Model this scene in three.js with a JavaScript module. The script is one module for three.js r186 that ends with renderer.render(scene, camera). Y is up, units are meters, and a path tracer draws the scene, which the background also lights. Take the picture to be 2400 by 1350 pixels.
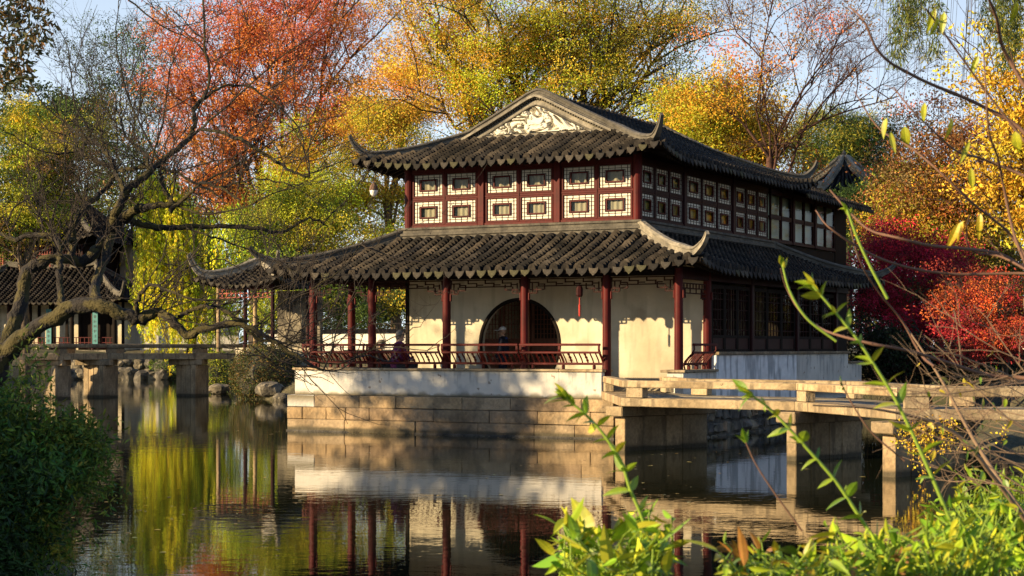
import * as THREE from 'three';
import { mergeGeometries } from 'three/addons/utils/BufferGeometryUtils.js';
import { MarchingCubes } from 'three/addons/objects/MarchingCubes.js';
import { ImprovedNoise } from 'three/addons/math/ImprovedNoise.js';

// ---------------------------------------------------------------- camera, sky, sun, exposure
const scene = new THREE.Scene();
const EYE = 2.08, FOCAL = 4050, HZ = 814;                 // metres above the pond; focal length and horizon row in a 2400 x 1350 frame
const camera = new THREE.PerspectiveCamera(2 * Math.atan(675 / FOCAL) * 180 / Math.PI, 2400 / 1350, 0.1, 3000);
camera.position.set(0, EYE, 0);
camera.lookAt(0, EYE, -10);
camera.setViewOffset(2400, 1350, 0, 675 - HZ, 2400, 1350); // level camera, lens shifted up
camera.focus = 41; camera.userData.fStop = 9;
camera.updateProjectionMatrix();
scene.add(camera);

const renderer = new THREE.WebGLRenderer({ antialias: true });
renderer.setSize(1024, 576);
renderer.toneMapping = THREE.LinearToneMapping;
renderer.toneMappingExposure = 2.45;
renderer.shadowMap.enabled = true;
renderer.shadowMap.type = THREE.PCFSoftShadowMap;

const SUN = new THREE.Vector3(-0.890, 0.290, 0.353).normalize();
{
  const W = 512, H = 256, data = new Float32Array(W * H * 4);
  const hor = [0.80, 0.93, 1.02], zen = [0.045, 0.13, 0.33], sunAz = Math.atan2(SUN.z, SUN.x);
  for (let j = 0; j < H; j++) for (let i = 0; i < W; i++) {
    const el = ((j + 0.5) / H - 0.5) * Math.PI, az = ((i + 0.5) / W - 0.5) * 2 * Math.PI, k = (j * W + i) * 4;
    const t = Math.max(0, Math.sin(el)), f = Math.exp(-t * 3.6), warm = 0.5 + 0.5 * Math.cos(az - sunAz);
    for (let c = 0; c < 3; c++) {
      let v = zen[c] + (hor[c] - zen[c]) * f;
      v *= 1 + warm * f * [0.12, 0.05, -0.06][c];
      if (el < 0) v = [0.16, 0.15, 0.11][c];
      data[k + c] = v * 0.60;
    }
    data[k + 3] = 1;
  }
  const sky = new THREE.DataTexture(data, W, H, THREE.RGBAFormat, THREE.FloatType);
  sky.mapping = THREE.EquirectangularReflectionMapping; sky.magFilter = THREE.LinearFilter; sky.minFilter = THREE.LinearFilter; sky.needsUpdate = true;
  scene.background = sky; scene.environment = sky;
}
const sun = new THREE.DirectionalLight(new THREE.Color().setRGB(1.0, 0.76, 0.44), 5.0);
sun.position.copy(SUN).multiplyScalar(150).add(new THREE.Vector3(0, 0, -50));
sun.target.position.set(0, 0, -50);
sun.castShadow = true;
sun.shadow.mapSize.set(4096, 4096);
Object.assign(sun.shadow.camera, { left: -90, right: 90, top: 60, bottom: -60, near: 1, far: 400 });
sun.shadow.radius = 1.2;
scene.add(sun, sun.target);

// ---------------------------------------------------------------- helpers
let seed = 7;
const rnd = () => { seed |= 0; seed = seed + 0x6D2B79F5 | 0; let t = Math.imul(seed ^ seed >>> 15, 1 | seed); t = t + Math.imul(t ^ t >>> 7, 61 | t) ^ t; return ((t ^ t >>> 14) >>> 0) / 4294967296; };
const rr = (a, b) => a + (b - a) * rnd();
const gauss = () => Math.sqrt(-2 * Math.log(1 - rnd() * 0.99999)) * Math.cos(6.2832 * rnd());
const pick = a => a[Math.floor(rnd() * a.length)];
const clamp = (x, a = 0, b = 1) => Math.min(b, Math.max(a, x));
const sstep = (a, b, x) => { const t = clamp((x - a) / (b - a)); return t * t * (3 - 2 * t); };
const lerp = (a, b, t) => a + (b - a) * t;
const V = (x, y, z) => new THREE.Vector3(x, y, z);
const noise3 = new ImprovedNoise();
const fbm = (x, y, z, o = 4) => { let s = 0, a = 0.5; for (let i = 0; i < o; i++) { s += a * noise3.noise(x, y, z); x *= 2.03; y *= 2.03; z *= 2.03; a *= 0.5; } return s; };
const at = (px, py, d) => V((px - 1200) / FOCAL * d, EYE - (py - HZ) / FOCAL * d, -d);   // where a thing seen in that direction stands, d metres off
const used = {};
const numbered = n => { const k = used[n] = (used[n] ?? -1) + 1; return k ? `${n}_${String(k).padStart(3, '0')}` : n; };
const shadows = o => { o.traverse(m => { if (m.isMesh) m.castShadow = m.receiveShadow = true; }); return o; };
function thing(name, label, category, pos = [0, 0, 0], turn = 0, group) {
  const o = new THREE.Group(); o.name = numbered(name); o.position.set(...(pos.isVector3 ? [pos.x, pos.y, pos.z] : pos)); o.rotation.y = turn;
  o.userData = { label, category }; if (group) o.userData.group = group; scene.add(o); return o;
}
function part(name, geo, mat, parent, stuff) {
  const m = new THREE.Mesh(geo, mat); m.name = name; m.castShadow = m.receiveShadow = true; if (stuff) m.userData.kind = 'stuff'; parent.add(m); return m;
}
function struct(name, geo, mat, label) { const m = part(name, geo, mat, scene); m.userData.kind = 'structure'; if (label) m.userData.label = label; return m; }
// a box mapped in metres; geometry helpers always give non-indexed position, normal, uv
function boxUV(g, s = 1) {
  if (g.index) g = g.toNonIndexed();
  g.computeVertexNormals();
  const p = g.attributes.position, n = g.attributes.normal, uv = new Float32Array(p.count * 2);
  for (let i = 0; i < p.count; i += 3) {
    let ax = 0, ay = 0, az = 0; for (let k = 0; k < 3; k++) { ax += Math.abs(n.getX(i + k)); ay += Math.abs(n.getY(i + k)); az += Math.abs(n.getZ(i + k)); }
    for (let k = i; k < i + 3; k++) {
      const x = p.getX(k), y = p.getY(k), z = p.getZ(k);
      const [u, v] = ay >= ax && ay >= az ? [x, z] : ax >= az ? [z, y] : [x, y];
      uv[2 * k] = u * s; uv[2 * k + 1] = v * s;
    }
  }
  g.setAttribute('uv', new THREE.BufferAttribute(uv, 2));
  for (const k of Object.keys(g.attributes)) if (!['position', 'normal', 'uv'].includes(k)) g.deleteAttribute(k);
  return g;
}
const bx = (x0, x1, y0, y1, z0, z1) => { const g = new THREE.BoxGeometry(Math.abs(x1 - x0), Math.abs(y1 - y0), Math.abs(z1 - z0)); g.translate((x0 + x1) / 2, (y0 + y1) / 2, (z0 + z1) / 2); return boxUV(g); };
// a box with chamfered edges (44 triangles)
function cbx(x0, x1, y0, y1, z0, z1, c = 0.012, rough = 0) {
  const lx = (x1 - x0) / 2, ly = (y1 - y0) / 2, lz = (z1 - z0) / 2; c = Math.min(c, lx * .45, ly * .45, lz * .45);
  const pts = {}; const tri = [];
  const P = (sx, sy, sz, ax) => { const k = `${sx}${sy}${sz}${ax}`; return pts[k] ??= V(sx * (lx - (ax === 0 ? 0 : c)) + gauss() * rough, sy * (ly - (ax === 1 ? 0 : c)) + gauss() * rough, sz * (lz - (ax === 2 ? 0 : c)) + gauss() * rough); };
  const quad = (a, b, d, e) => tri.push(a, b, d, a, d, e);
  const S = [-1, 1];
  for (const s of S) {
    const f = (a, b, d, e) => s > 0 ? quad(a, b, d, e) : quad(e, d, b, a);
    f(P(s, -1, -1, 0), P(s, 1, -1, 0), P(s, 1, 1, 0), P(s, -1, 1, 0));
    f(P(-1, s, -1, 1), P(-1, s, 1, 1), P(1, s, 1, 1), P(1, s, -1, 1));
    f(P(-1, -1, s, 2), P(1, -1, s, 2), P(1, 1, s, 2), P(-1, 1, s, 2));
  }
  for (const s of S) for (const t of S) {
    const f = (a, b, d, e) => s * t > 0 ? quad(a, b, d, e) : quad(e, d, b, a);
    f(P(s, t, -1, 0), P(s, t, -1, 1), P(s, t, 1, 1), P(s, t, 1, 0));
    f(P(-1, s, t, 1), P(-1, s, t, 2), P(1, s, t, 2), P(1, s, t, 1));
    f(P(s, -1, t, 2), P(s, -1, t, 0), P(s, 1, t, 0), P(s, 1, t, 2));
  }
  for (const a of S) for (const b of S) for (const d of S) { const t = [P(a, b, d, 0), P(a, b, d, 1), P(a, b, d, 2)]; if (a * b * d < 0) t.reverse(); tri.push(...t); }
  const g = new THREE.BufferGeometry().setFromPoints(tri); g.translate((x0 + x1) / 2, (y0 + y1) / 2, (z0 + z1) / 2); return boxUV(g);
}
// a prism over a plan outline [[x, z], ...] given anticlockwise or clockwise
function prism(plan, y0, y1, bevel = 0.015) {
  const s = new THREE.Shape(plan.map(([x, z]) => new THREE.Vector2(x, -z)));
  const g = new THREE.ExtrudeGeometry(s, { depth: y1 - y0 - 2 * bevel, bevelEnabled: bevel > 0, bevelSize: bevel, bevelOffset: -bevel, bevelThickness: bevel, bevelSegments: 1 });
  g.rotateX(-Math.PI / 2); g.translate(0, y0 + bevel, 0); return boxUV(g);
}
const join = list => mergeGeometries(list.map(g => g.index ? g.toNonIndexed() : g).map(g => { for (const k of Object.keys(g.attributes)) if (!['position', 'normal', 'uv'].includes(k)) g.deleteAttribute(k); return g; }));
// tapered tube through points with radii
function tube(pts, radii, seg = 6, uvs = 1, lump = 0) {
  const pos = [], nor = [], uv = [], rings = []; let len = 0, prevN = null;
  for (let i = 0; i < pts.length; i++) {
    const t = pts[Math.min(i + 1, pts.length - 1)].clone().sub(pts[Math.max(i - 1, 0)]).normalize();
    let n = prevN ? prevN.clone().addScaledVector(t, -prevN.dot(t)) : new THREE.Vector3().crossVectors(t, Math.abs(t.y) < 0.9 ? V(0, 1, 0) : V(1, 0, 0));
    if (n.lengthSq() < 1e-8) n = V(1, 0, 0); n.normalize(); prevN = n;
    const b = new THREE.Vector3().crossVectors(t, n); if (i) len += pts[i].distanceTo(pts[i - 1]);
    const ring = [];
    for (let k = 0; k <= seg; k++) {
      const a = k / seg * 2 * Math.PI, d = n.clone().multiplyScalar(Math.cos(a)).addScaledVector(b, Math.sin(a));
      let r = radii[i]; if (lump) { const q = pts[i]; r *= 1 + lump * fbm(q.x * 4 + Math.cos(a) * 1.3, q.y * 4 + Math.sin(a) * 1.3, q.z * 4, 3) * 2; }
      ring.push([pts[i].clone().addScaledVector(d, r), d, k / seg * Math.max(1, Math.round(2 * Math.PI * radii[0] * uvs)), len * uvs]);
    }
    if (lump) ring[seg] = [ring[0][0], ring[0][1], ring[seg][2], ring[seg][3]];
    rings.push(ring);
  }
  const put = v => { pos.push(v[0].x, v[0].y, v[0].z); nor.push(v[1].x, v[1].y, v[1].z); uv.push(v[2], v[3]); };
  for (let i = 0; i + 1 < rings.length; i++) for (let k = 0; k < seg; k++) { const a = rings[i][k], b = rings[i][k + 1], c = rings[i + 1][k + 1], d = rings[i + 1][k]; put(a); put(b); put(c); put(a); put(c); put(d); }
  const e = rings[rings.length - 1], last = pts[pts.length - 1], tip = last.clone().sub(pts[pts.length - 2]).normalize();
  for (let k = 0; k < seg; k++) { put(e[k]); put(e[k + 1]); put([last.clone().addScaledVector(tip, radii[radii.length - 1] * 0.6), tip, 0, len * uvs]); }
  const g = new THREE.BufferGeometry();
  g.setAttribute('position', new THREE.Float32BufferAttribute(pos, 3)); g.setAttribute('normal', new THREE.Float32BufferAttribute(nor, 3)); g.setAttribute('uv', new THREE.Float32BufferAttribute(uv, 2));
  return g;
}
const smooth = (pts, n) => new THREE.CatmullRomCurve3(pts, false, 'centripetal').getPoints(n);
// a profile [[across, up], ...] swept along a path; up stays vertical, scale per point
function sweep(path, profile, scale = () => 1) {
  const tri = [], rings = path.map((p, i) => {
    const t = path[Math.min(i + 1, path.length - 1)].clone().sub(path[Math.max(i - 1, 0)]); const side = V(-t.z, 0, t.x); if (side.lengthSq() < 1e-9) side.set(1, 0, 0); side.normalize();
    const up = new THREE.Vector3().crossVectors(side, t).normalize(); if (up.y < 0) up.negate(); up.lerp(V(0, 1, 0), 0.35).normalize();
    const [sx, sy] = [scale(i / (path.length - 1))].flat().length > 1 ? scale(i / (path.length - 1)) : [scale(i / (path.length - 1)), scale(i / (path.length - 1))];
    return profile.map(([a, b]) => p.clone().addScaledVector(side, a * sx).addScaledVector(up, b * sy));
  });
  const n = profile.length;
  for (let i = 0; i + 1 < rings.length; i++) for (let k = 0; k < n; k++) { const a = rings[i][k], b = rings[i][(k + 1) % n], c = rings[i + 1][(k + 1) % n], d = rings[i + 1][k]; tri.push(a, c, b, a, d, c); }
  for (const [r, f] of [[rings[0], 1], [rings[rings.length - 1], -1]]) for (let k = 1; k + 1 < n; k++) f > 0 ? tri.push(r[0], r[k], r[k + 1]) : tri.push(r[0], r[k + 1], r[k]);
  return boxUV(new THREE.BufferGeometry().setFromPoints(tri));
}
const lathe = (pts, seg = 14) => new THREE.LatheGeometry(pts.map(([r, y]) => new THREE.Vector2(r, y)), seg);

// ---------------------------------------------------------------- procedural textures
function tex(N, f, srgb, rep = [1, 1]) {          // f(u, v) -> [r, g, b] linear 0..1, tiles by construction of periodic noise
  const d = new Uint8Array(N * N * 4), enc = x => { x = clamp(x); return 255 * (srgb ? (x <= 0.0031308 ? 12.92 * x : 1.055 * x ** (1 / 2.4) - 0.055) : x); };
  for (let j = 0; j < N; j++) for (let i = 0; i < N; i++) { const c = f(i / N, j / N), k = (j * N + i) * 4; d[k] = enc(c[0]); d[k + 1] = enc(c[1]); d[k + 2] = enc(c[2]); d[k + 3] = 255; }
  const t = new THREE.DataTexture(d, N, N); t.wrapS = t.wrapT = THREE.RepeatWrapping; t.magFilter = THREE.LinearFilter; t.minFilter = THREE.LinearMipmapLinearFilter; t.generateMipmaps = true;
  if (srgb) t.colorSpace = THREE.SRGBColorSpace; t.repeat.set(...rep); t.needsUpdate = true; return t;
}
// periodic fbm on the unit torus
const pn = (u, v, f, o = 4, sx = 1, sy = 1, off = 0) => { let s = 0, a = 0.5; for (let i = 0; i < o; i++) { const P = f * 2 ** i; s += a * per(u * P * sx, v * P * sy, P * sx, P * sy, off + i * 17); a *= 0.5; } return s; };
function per(x, y, px, py, off) {
  const h = (i, j) => { i = ((i % px) + px) % px; j = ((j % py) + py) % py; let n = Math.imul(i + 1, 374761393) + Math.imul(j + 1, 668265263) + Math.imul(off + 1, 974634599) | 0; n = Math.imul(n ^ n >>> 13, 1274126177); return ((n ^ n >>> 16) >>> 0) / 2147483648 - 1; };
  const i = Math.floor(x), j = Math.floor(y), fx = x - i, fy = y - j, sx = fx * fx * (3 - 2 * fx), sy = fy * fy * (3 - 2 * fy);
  return lerp(lerp(h(i, j), h(i + 1, j), sx), lerp(h(i, j + 1), h(i + 1, j + 1), sx), sy);
}
const mix3 = (a, b, t) => [lerp(a[0], b[0], t), lerp(a[1], b[1], t), lerp(a[2], b[2], t)];
const mul3 = (a, k) => a.map(x => x * k);
const std = (o) => new THREE.MeshStandardMaterial(o);
const phys = (o) => new THREE.MeshPhysicalMaterial(o);
const lin = (r, g, b) => new THREE.Color().setRGB(r, g, b);

const T = {};
T.plaster = tex(512, (u, v) => { const a = pn(u, v, 3, 5), b = pn(u, v, 12, 4, 1, 1, 3), s = sstep(0.08, 0.5, pn(u, v, 5, 4, 1, 1, 9) + 0.15 * b); let c = mix3([0.52, 0.465, 0.345], [0.38, 0.325, 0.22], clamp(0.5 + 1.3 * a)); c = mix3(c, [0.27, 0.23, 0.16], s * 0.55); const st = sstep(0.1, 0.45, pn(u, v, 20, 3, 1, 0.125, 31)); c = mix3(c, [0.22, 0.19, 0.14], st * 0.28); const damp = sstep(0.42 + 0.10 * a + .06 * b, 0.30, v) * sstep(0.2, 0.29, v); c = mix3(c, [0.20, 0.16, 0.10], damp * 0.6); return mul3(c, 1 + 0.12 * b); }, true, [0.28, 0.28]);
T.plinth = tex(512, (u, v) => { const a = pn(u, v, 2, 5), b = pn(u, v, 14, 4, 1, 1, 3), s = sstep(0.10, 0.42, pn(u, v, 6, 5, 1, 1, 19)), sp = sstep(0.50, 0.58, pn(u, v, 22, 3, 1, 1, 5)); let c = mix3([0.56, 0.53, 0.47], [0.38, 0.36, 0.325], clamp(0.5 + 1.2 * a)); c = mix3(c, [0.24, 0.25, 0.25], s * 0.65); const st = sstep(0.1, 0.4, pn(u, v, 24, 3, 1, 0.125, 31)); c = mix3(c, [0.20, 0.20, 0.19], st * 0.65 * sstep(.34, .5, v)); const damp = sstep(0.345 + 0.05 * a + .04 * b, 0.30, v) * sstep(0.2, 0.29, v); c = mix3(c, [0.10, 0.08, 0.04], damp * 0.9); c = mix3(c, [0.16, 0.11, 0.07], sp * 0.7); return mul3(c, 1 + 0.1 * b); }, true, [0.33, 0.33]);
T.streak = tex(512, (u, v) => { const s = sstep(-0.05, 0.35, pn(u, v, 24, 3, 1, 0.125, 4) + 0.5 * pn(u, v, 3, 3, 1, 1, 8)), b = pn(u, v, 20, 4, 1, 1, 6); return mul3(mix3([0.62, 0.63, 0.63], [0.22, 0.24, 0.25], s * 0.75), 1 + 0.18 * b); }, true, [0.2, 0.4]);
T.stone = tex(512, (u, v) => { const a = pn(u, v, 3, 5, 1, 1, 2), b = pn(u, v, 40, 3, 1, 1, 6), s = sstep(0.1, 0.5, pn(u, v, 7, 4, 1, 1, 12)); let c = mix3([0.31, 0.23, 0.14], [0.18, 0.128, 0.072], clamp(0.5 + a * 1.4)); c = mix3(c, [0.10, 0.08, 0.055], s * 0.65); const wet = Math.max(sstep(0.075 + .05 * a + .03 * b, 0.03, v), sstep(.8, .95, v)); c = mix3(c, [0.035, 0.032, 0.018], wet * .85); return mul3(c, 1 + 0.35 * b); }, true, [0.45, 0.45]);
T.bridge = tex(512, (u, v) => { const a = pn(u, v, 3, 5, 1, 1, 22), b = pn(u, v, 48, 3, 1, 1, 26), s = sstep(0.05, 0.5, pn(u, v, 16, 4, 1, 0.25, 32)); let c = mix3([0.35, 0.275, 0.17], [0.21, 0.155, 0.088], clamp(0.5 + a * 1.4)); c = mix3(c, [0.115, 0.088, 0.055], s * 0.75); const wet = sstep(0.06 + .04 * a + .03 * b, 0.025, v); c = mix3(c, [0.03, 0.028, 0.016], wet * .85); return mul3(c, 1 + 0.35 * b); }, true, [0.5, 0.5]);
T.grain = tex(512, (u, v) => { const g = 0.5 + 0.35 * pn(u, v, 24, 4, 1, 1, 2) + 0.3 * pn(u, v, 5, 3, 1, 1, 7); return [g, g, g]; }, false, [0.9, 0.9]);
T.tile = tex(256, (u, v) => { const a = pn(u, v, 4, 4, 1, 1, 2), b = pn(u, v, 24, 3, 1, 1, 6); return mul3(mix3([0.0175, 0.0155, 0.0135], [0.005, 0.005, 0.0056], clamp(0.5 + 1.5 * a)), 1 + 0.7 * b); }, true, [1, 1]);
T.ridge = tex(256, (u, v) => { const a = pn(u, v, 3, 5, 1, 1, 42), b = pn(u, v, 20, 3, 1, 1, 46); return mul3(mix3([0.36, 0.32, 0.25], [0.09, 0.082, 0.07], clamp(0.45 + 1.7 * a)), 1 + 0.45 * b); }, true, [0.6, 0.6]);
T.wood = tex(256, (u, v) => { const a = pn(u, v, 24, 3, 1, 0.125, 2), b = pn(u, v, 4, 4, 1, 1, 6); return mul3([1, 1, 1], clamp(0.75 + 0.3 * a + 0.3 * b)); }, true, [1, 1]);
T.bark = tex(256, (u, v) => { const a = pn(u, v, 8, 4, 1, 0.5, 2), m = sstep(0.0, 0.3, pn(u, v, 5, 4, 1, 1, 12)); return mul3(mix3([0.045, 0.031, 0.020], [0.012, 0.009, 0.007], clamp(0.5 + 1.2 * a)), 1); }, true, [1, 1]);
T.moss = tex(256, (u, v) => { const a = pn(u, v, 8, 4, 1, 0.5, 2), m = sstep(-0.12, 0.22, pn(u, v, 5, 4, 1, 1, 12)); return mix3(mix3([0.016, 0.011, 0.007], [0.005, 0.004, 0.003], clamp(0.5 + 1.2 * a)), [0.10, 0.08, 0.008], m * 0.42); }, true, [1, 1]);
T.earth = tex(512, (u, v) => { const a = pn(u, v, 4, 5, 1, 1, 2), b = pn(u, v, 40, 3, 1, 1, 6); return mul3(mix3([0.07, 0.06, 0.03], [0.035, 0.042, 0.014], clamp(0.5 + 1.4 * a)), 1 + 0.5 * b); }, true, [0.25, 0.25]);
T.rock = tex(256, (u, v) => { const a = pn(u, v, 4, 5, 1, 1, 52), b = pn(u, v, 20, 3, 1, 1, 6); return mul3(mix3([0.14, 0.125, 0.10], [0.04, 0.036, 0.03], clamp(0.5 + 1.4 * a)), 1 + 0.4 * b); }, true, [0.6, 0.6]);
T.leaf = tex(128, (u, v) => { const mid = Math.exp(-(((u - .5) / .035) ** 2)), q = ((v * 9 - Math.abs(u - .5) * 5) % 1 + 1) % 1, vein = Math.exp(-(((q - .5) / .09) ** 2)) * .35, n = pn(u, v, 4, 4, 1, 1, 3); const br = sstep(.34, .5, Math.abs(u - .5) + .16 * n + .06 * (v > .85)), k = (0.80 + .34 * n + .35 * mid + vein * .3) * (1 - .55 * br), y = sstep(.1, .5, pn(u, v, 3, 3, 1, 1, 9)); return [k * (1 + .15 * y + .5 * br), k, k * (1 - .2 * y)].map(x => x * .85); }, true);
T.ripple = tex(1024, (u, v) => { const g = 0.5 + 0.55 * pn(u, v, 6, 3, 1, 2, 2) + 0.22 * pn(u, v, 20, 3, 1, 2, 14); return [g, g, g]; }, false, [1, 1]);

const tint = (map, r, g, b, o = {}) => std({ map, color: lin(r, g, b), roughness: 0.9, ...o });
const M = {
  plaster: tint(T.plaster, 1, 1, 1, { bumpMap: T.grain, bumpScale: 0.006 }), plinth: tint(T.plinth, 1, 1, 1, { bumpMap: T.grain, bumpScale: 0.012 }), streak: tint(T.streak, 1, 1, 1, { bumpMap: T.grain, bumpScale: 0.006 }),
  stones: [[1, 1, 1], [0.85, 0.8, 0.78], [1.1, 1.05, 0.95], [0.75, 0.74, 0.74], [1.0, 0.93, 0.8]].map(c => tint(T.stone, ...c, { bumpMap: T.grain, bumpScale: 0.02 })),
  slabs: [[1, 1, 1], [0.9, 0.88, 0.85], [1.08, 1.02, 0.95], [0.8, 0.78, 0.76]].map(c => tint(T.bridge, ...c, { bumpMap: T.grain, bumpScale: 0.015 })),
  deck: tint(T.bridge, 0.75, 0.8, 0.85, { bumpMap: T.grain, bumpScale: 0.008 }),
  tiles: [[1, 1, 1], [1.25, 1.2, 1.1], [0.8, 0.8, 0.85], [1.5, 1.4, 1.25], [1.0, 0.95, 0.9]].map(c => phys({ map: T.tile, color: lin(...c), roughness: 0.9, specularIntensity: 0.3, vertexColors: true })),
  pan: phys({ map: T.tile, color: lin(0.35, 0.35, 0.38), roughness: 0.95, specularIntensity: 0.2 }),  // darker than the row tiles: shade in the valleys put into the colour
  drips: [[3.6, 3.5, 3.2], [2.2, 2.2, 2.2], [5.0, 4.7, 4.0], [4.2, 4.4, 2.8], [1.4, 1.4, 1.4]].map(c => phys({ map: T.tile, color: lin(...c), roughness: 0.9, specularIntensity: 0.3 })),
  ridge: tint(T.ridge, 0.25, 0.25, 0.25, { bumpMap: T.grain, bumpScale: 0.02 }), ridgeDark: tint(T.ridge, 0.18, 0.18, 0.19, { bumpMap: T.grain, bumpScale: 0.02 }), ridgeLight: tint(T.ridge, 0.60, 0.60, 0.59, { bumpMap: T.grain, bumpScale: 0.02 }),
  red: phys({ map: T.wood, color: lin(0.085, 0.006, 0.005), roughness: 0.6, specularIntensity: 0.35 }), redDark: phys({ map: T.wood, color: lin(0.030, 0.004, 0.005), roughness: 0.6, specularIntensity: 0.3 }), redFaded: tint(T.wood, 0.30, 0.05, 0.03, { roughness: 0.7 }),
  dark: phys({ map: T.wood, color: lin(0.014, 0.009, 0.007), roughness: 0.8, specularIntensity: 0.25 }), brown: tint(T.wood, 0.30, 0.11, 0.05, { roughness: 0.6 }), lattice: phys({ map: T.wood, color: lin(0.032, 0.008, 0.006), roughness: 0.7, specularIntensity: 0.25 }),
  shell: std({ color: lin(0.54, 0.505, 0.415), roughness: 0.6 }), curtain: std({ color: lin(0.25, 0.235, 0.18), roughness: 1 }), room: std({ color: lin(0.04, 0.032, 0.026), roughness: 1 }), floor: std({ color: lin(0.16, 0.13, 0.10), roughness: 0.7 }),
  pane: phys({ color: lin(0.95, 0.95, 0.92), roughness: 0.03, specularIntensity: 0.2, transmission: 1, thickness: 0, ior: 1.5 }),
  bark: tint(T.bark, 1, 1, 1, { bumpMap: T.grain, bumpScale: 0.02 }), moss: tint(T.moss, 1, 1, 1, { bumpMap: T.grain, bumpScale: 0.03 }), twig: std({ color: lin(0.024, 0.016, 0.010), roughness: 0.9 }), palebark: tint(T.bark, 3.2, 3.2, 3.0), redbark: tint(T.bark, 1.6, 0.9, 0.75),
  rocks: [[1, 1, 1], [1.3, 1.25, 1.1], [0.7, 0.72, 0.7], [1.7, 1.6, 1.3]].map(c => tint(T.rock, ...c, { bumpMap: T.grain, bumpScale: 0.03 })),
  earth: tint(T.earth, 1, 1, 1, { bumpMap: T.grain, bumpScale: 0.05 }),
  leaf: phys({ color: 0xffffff, roughness: 0.75, transmission: 0.3, thickness: 0, specularIntensity: 0.4, side: THREE.DoubleSide }),
};

// ---------------------------------------------------------------- the pavilion's own axes: x along its front, z out of its front, origin under the front columns
const TURN = -27.75 * Math.PI / 180, ORG = V(0.3, 0, -40.5);
const L2W = (x, y, z) => V(x, y, z).applyAxisAngle(V(0, 1, 0), TURN).add(ORG);
const X0 = -4.22, X1 = 2.11, ZF = -1.75, ZB = -11.05, CX = (X0 + X1) / 2, CZ = (ZF + ZB) / 2, OL = -5.96, OR = 3.88, OB = -12.8;
const FLOOR = 1.05;

// ---- water and ground
{
  const w = new THREE.PlaneGeometry(500, 400, 1, 1); w.rotateX(-Math.PI / 2); w.translate(0, 0, -120);
  const uv = w.attributes.uv, p = w.attributes.position; for (let i = 0; i < uv.count; i++) uv.setXY(i, p.getX(i) / 3.2, p.getZ(i) / 3.2);
  struct('water', w, phys({ color: lin(0.010, 0.012, 0.006), roughness: 0.0, ior: 1.45, specularIntensity: 1, bumpMap: T.ripple, bumpScale: 0.0013 }), 'dark still pond water reflecting the pavilion and trees');
}
const landY = (x, z) => {                        // height of the ground; the pond lies where it is below 0
  const near = sstep(-10, -5, z + 0.25 * Math.abs(x) - 0.0) , left = sstep(-3.4, -4.6, x) * sstep(-19, -15, z), right = sstep(2.6, 4.2, x) * sstep(-12, -9, z);
  const far = sstep(-112, -116, z), mid = sstep(-66, -70, z) * sstep(-11.5, -9, x), east = sstep(9.2, 11.5, x + (z + 40) * 0.25) * sstep(-33, -36, z), sideL = sstep(-34, -42, x + (z + 60) * 0.2);
  const k = Math.max(near, left, right, far, mid, east, sideL);
  return -1.6 + k * (2.6 + 0.9 * Math.max(far, mid) + 0.4 * fbm(x * 0.2, 1, z * 0.2) + 0.0006 * Math.max(0, -z - 120) * 40 * far * 0);
};
{
  const g = new THREE.PlaneGeometry(700, 700, 280, 280); g.rotateX(-Math.PI / 2); g.translate(0, 0, -200);
  const p = g.attributes.position;
  for (let i = 0; i < p.count; i++) p.setY(i, landY(p.getX(i), p.getZ(i)));
  struct('ground', boxUV(g), M.earth, 'dark earth banks round the pond');
}

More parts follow.
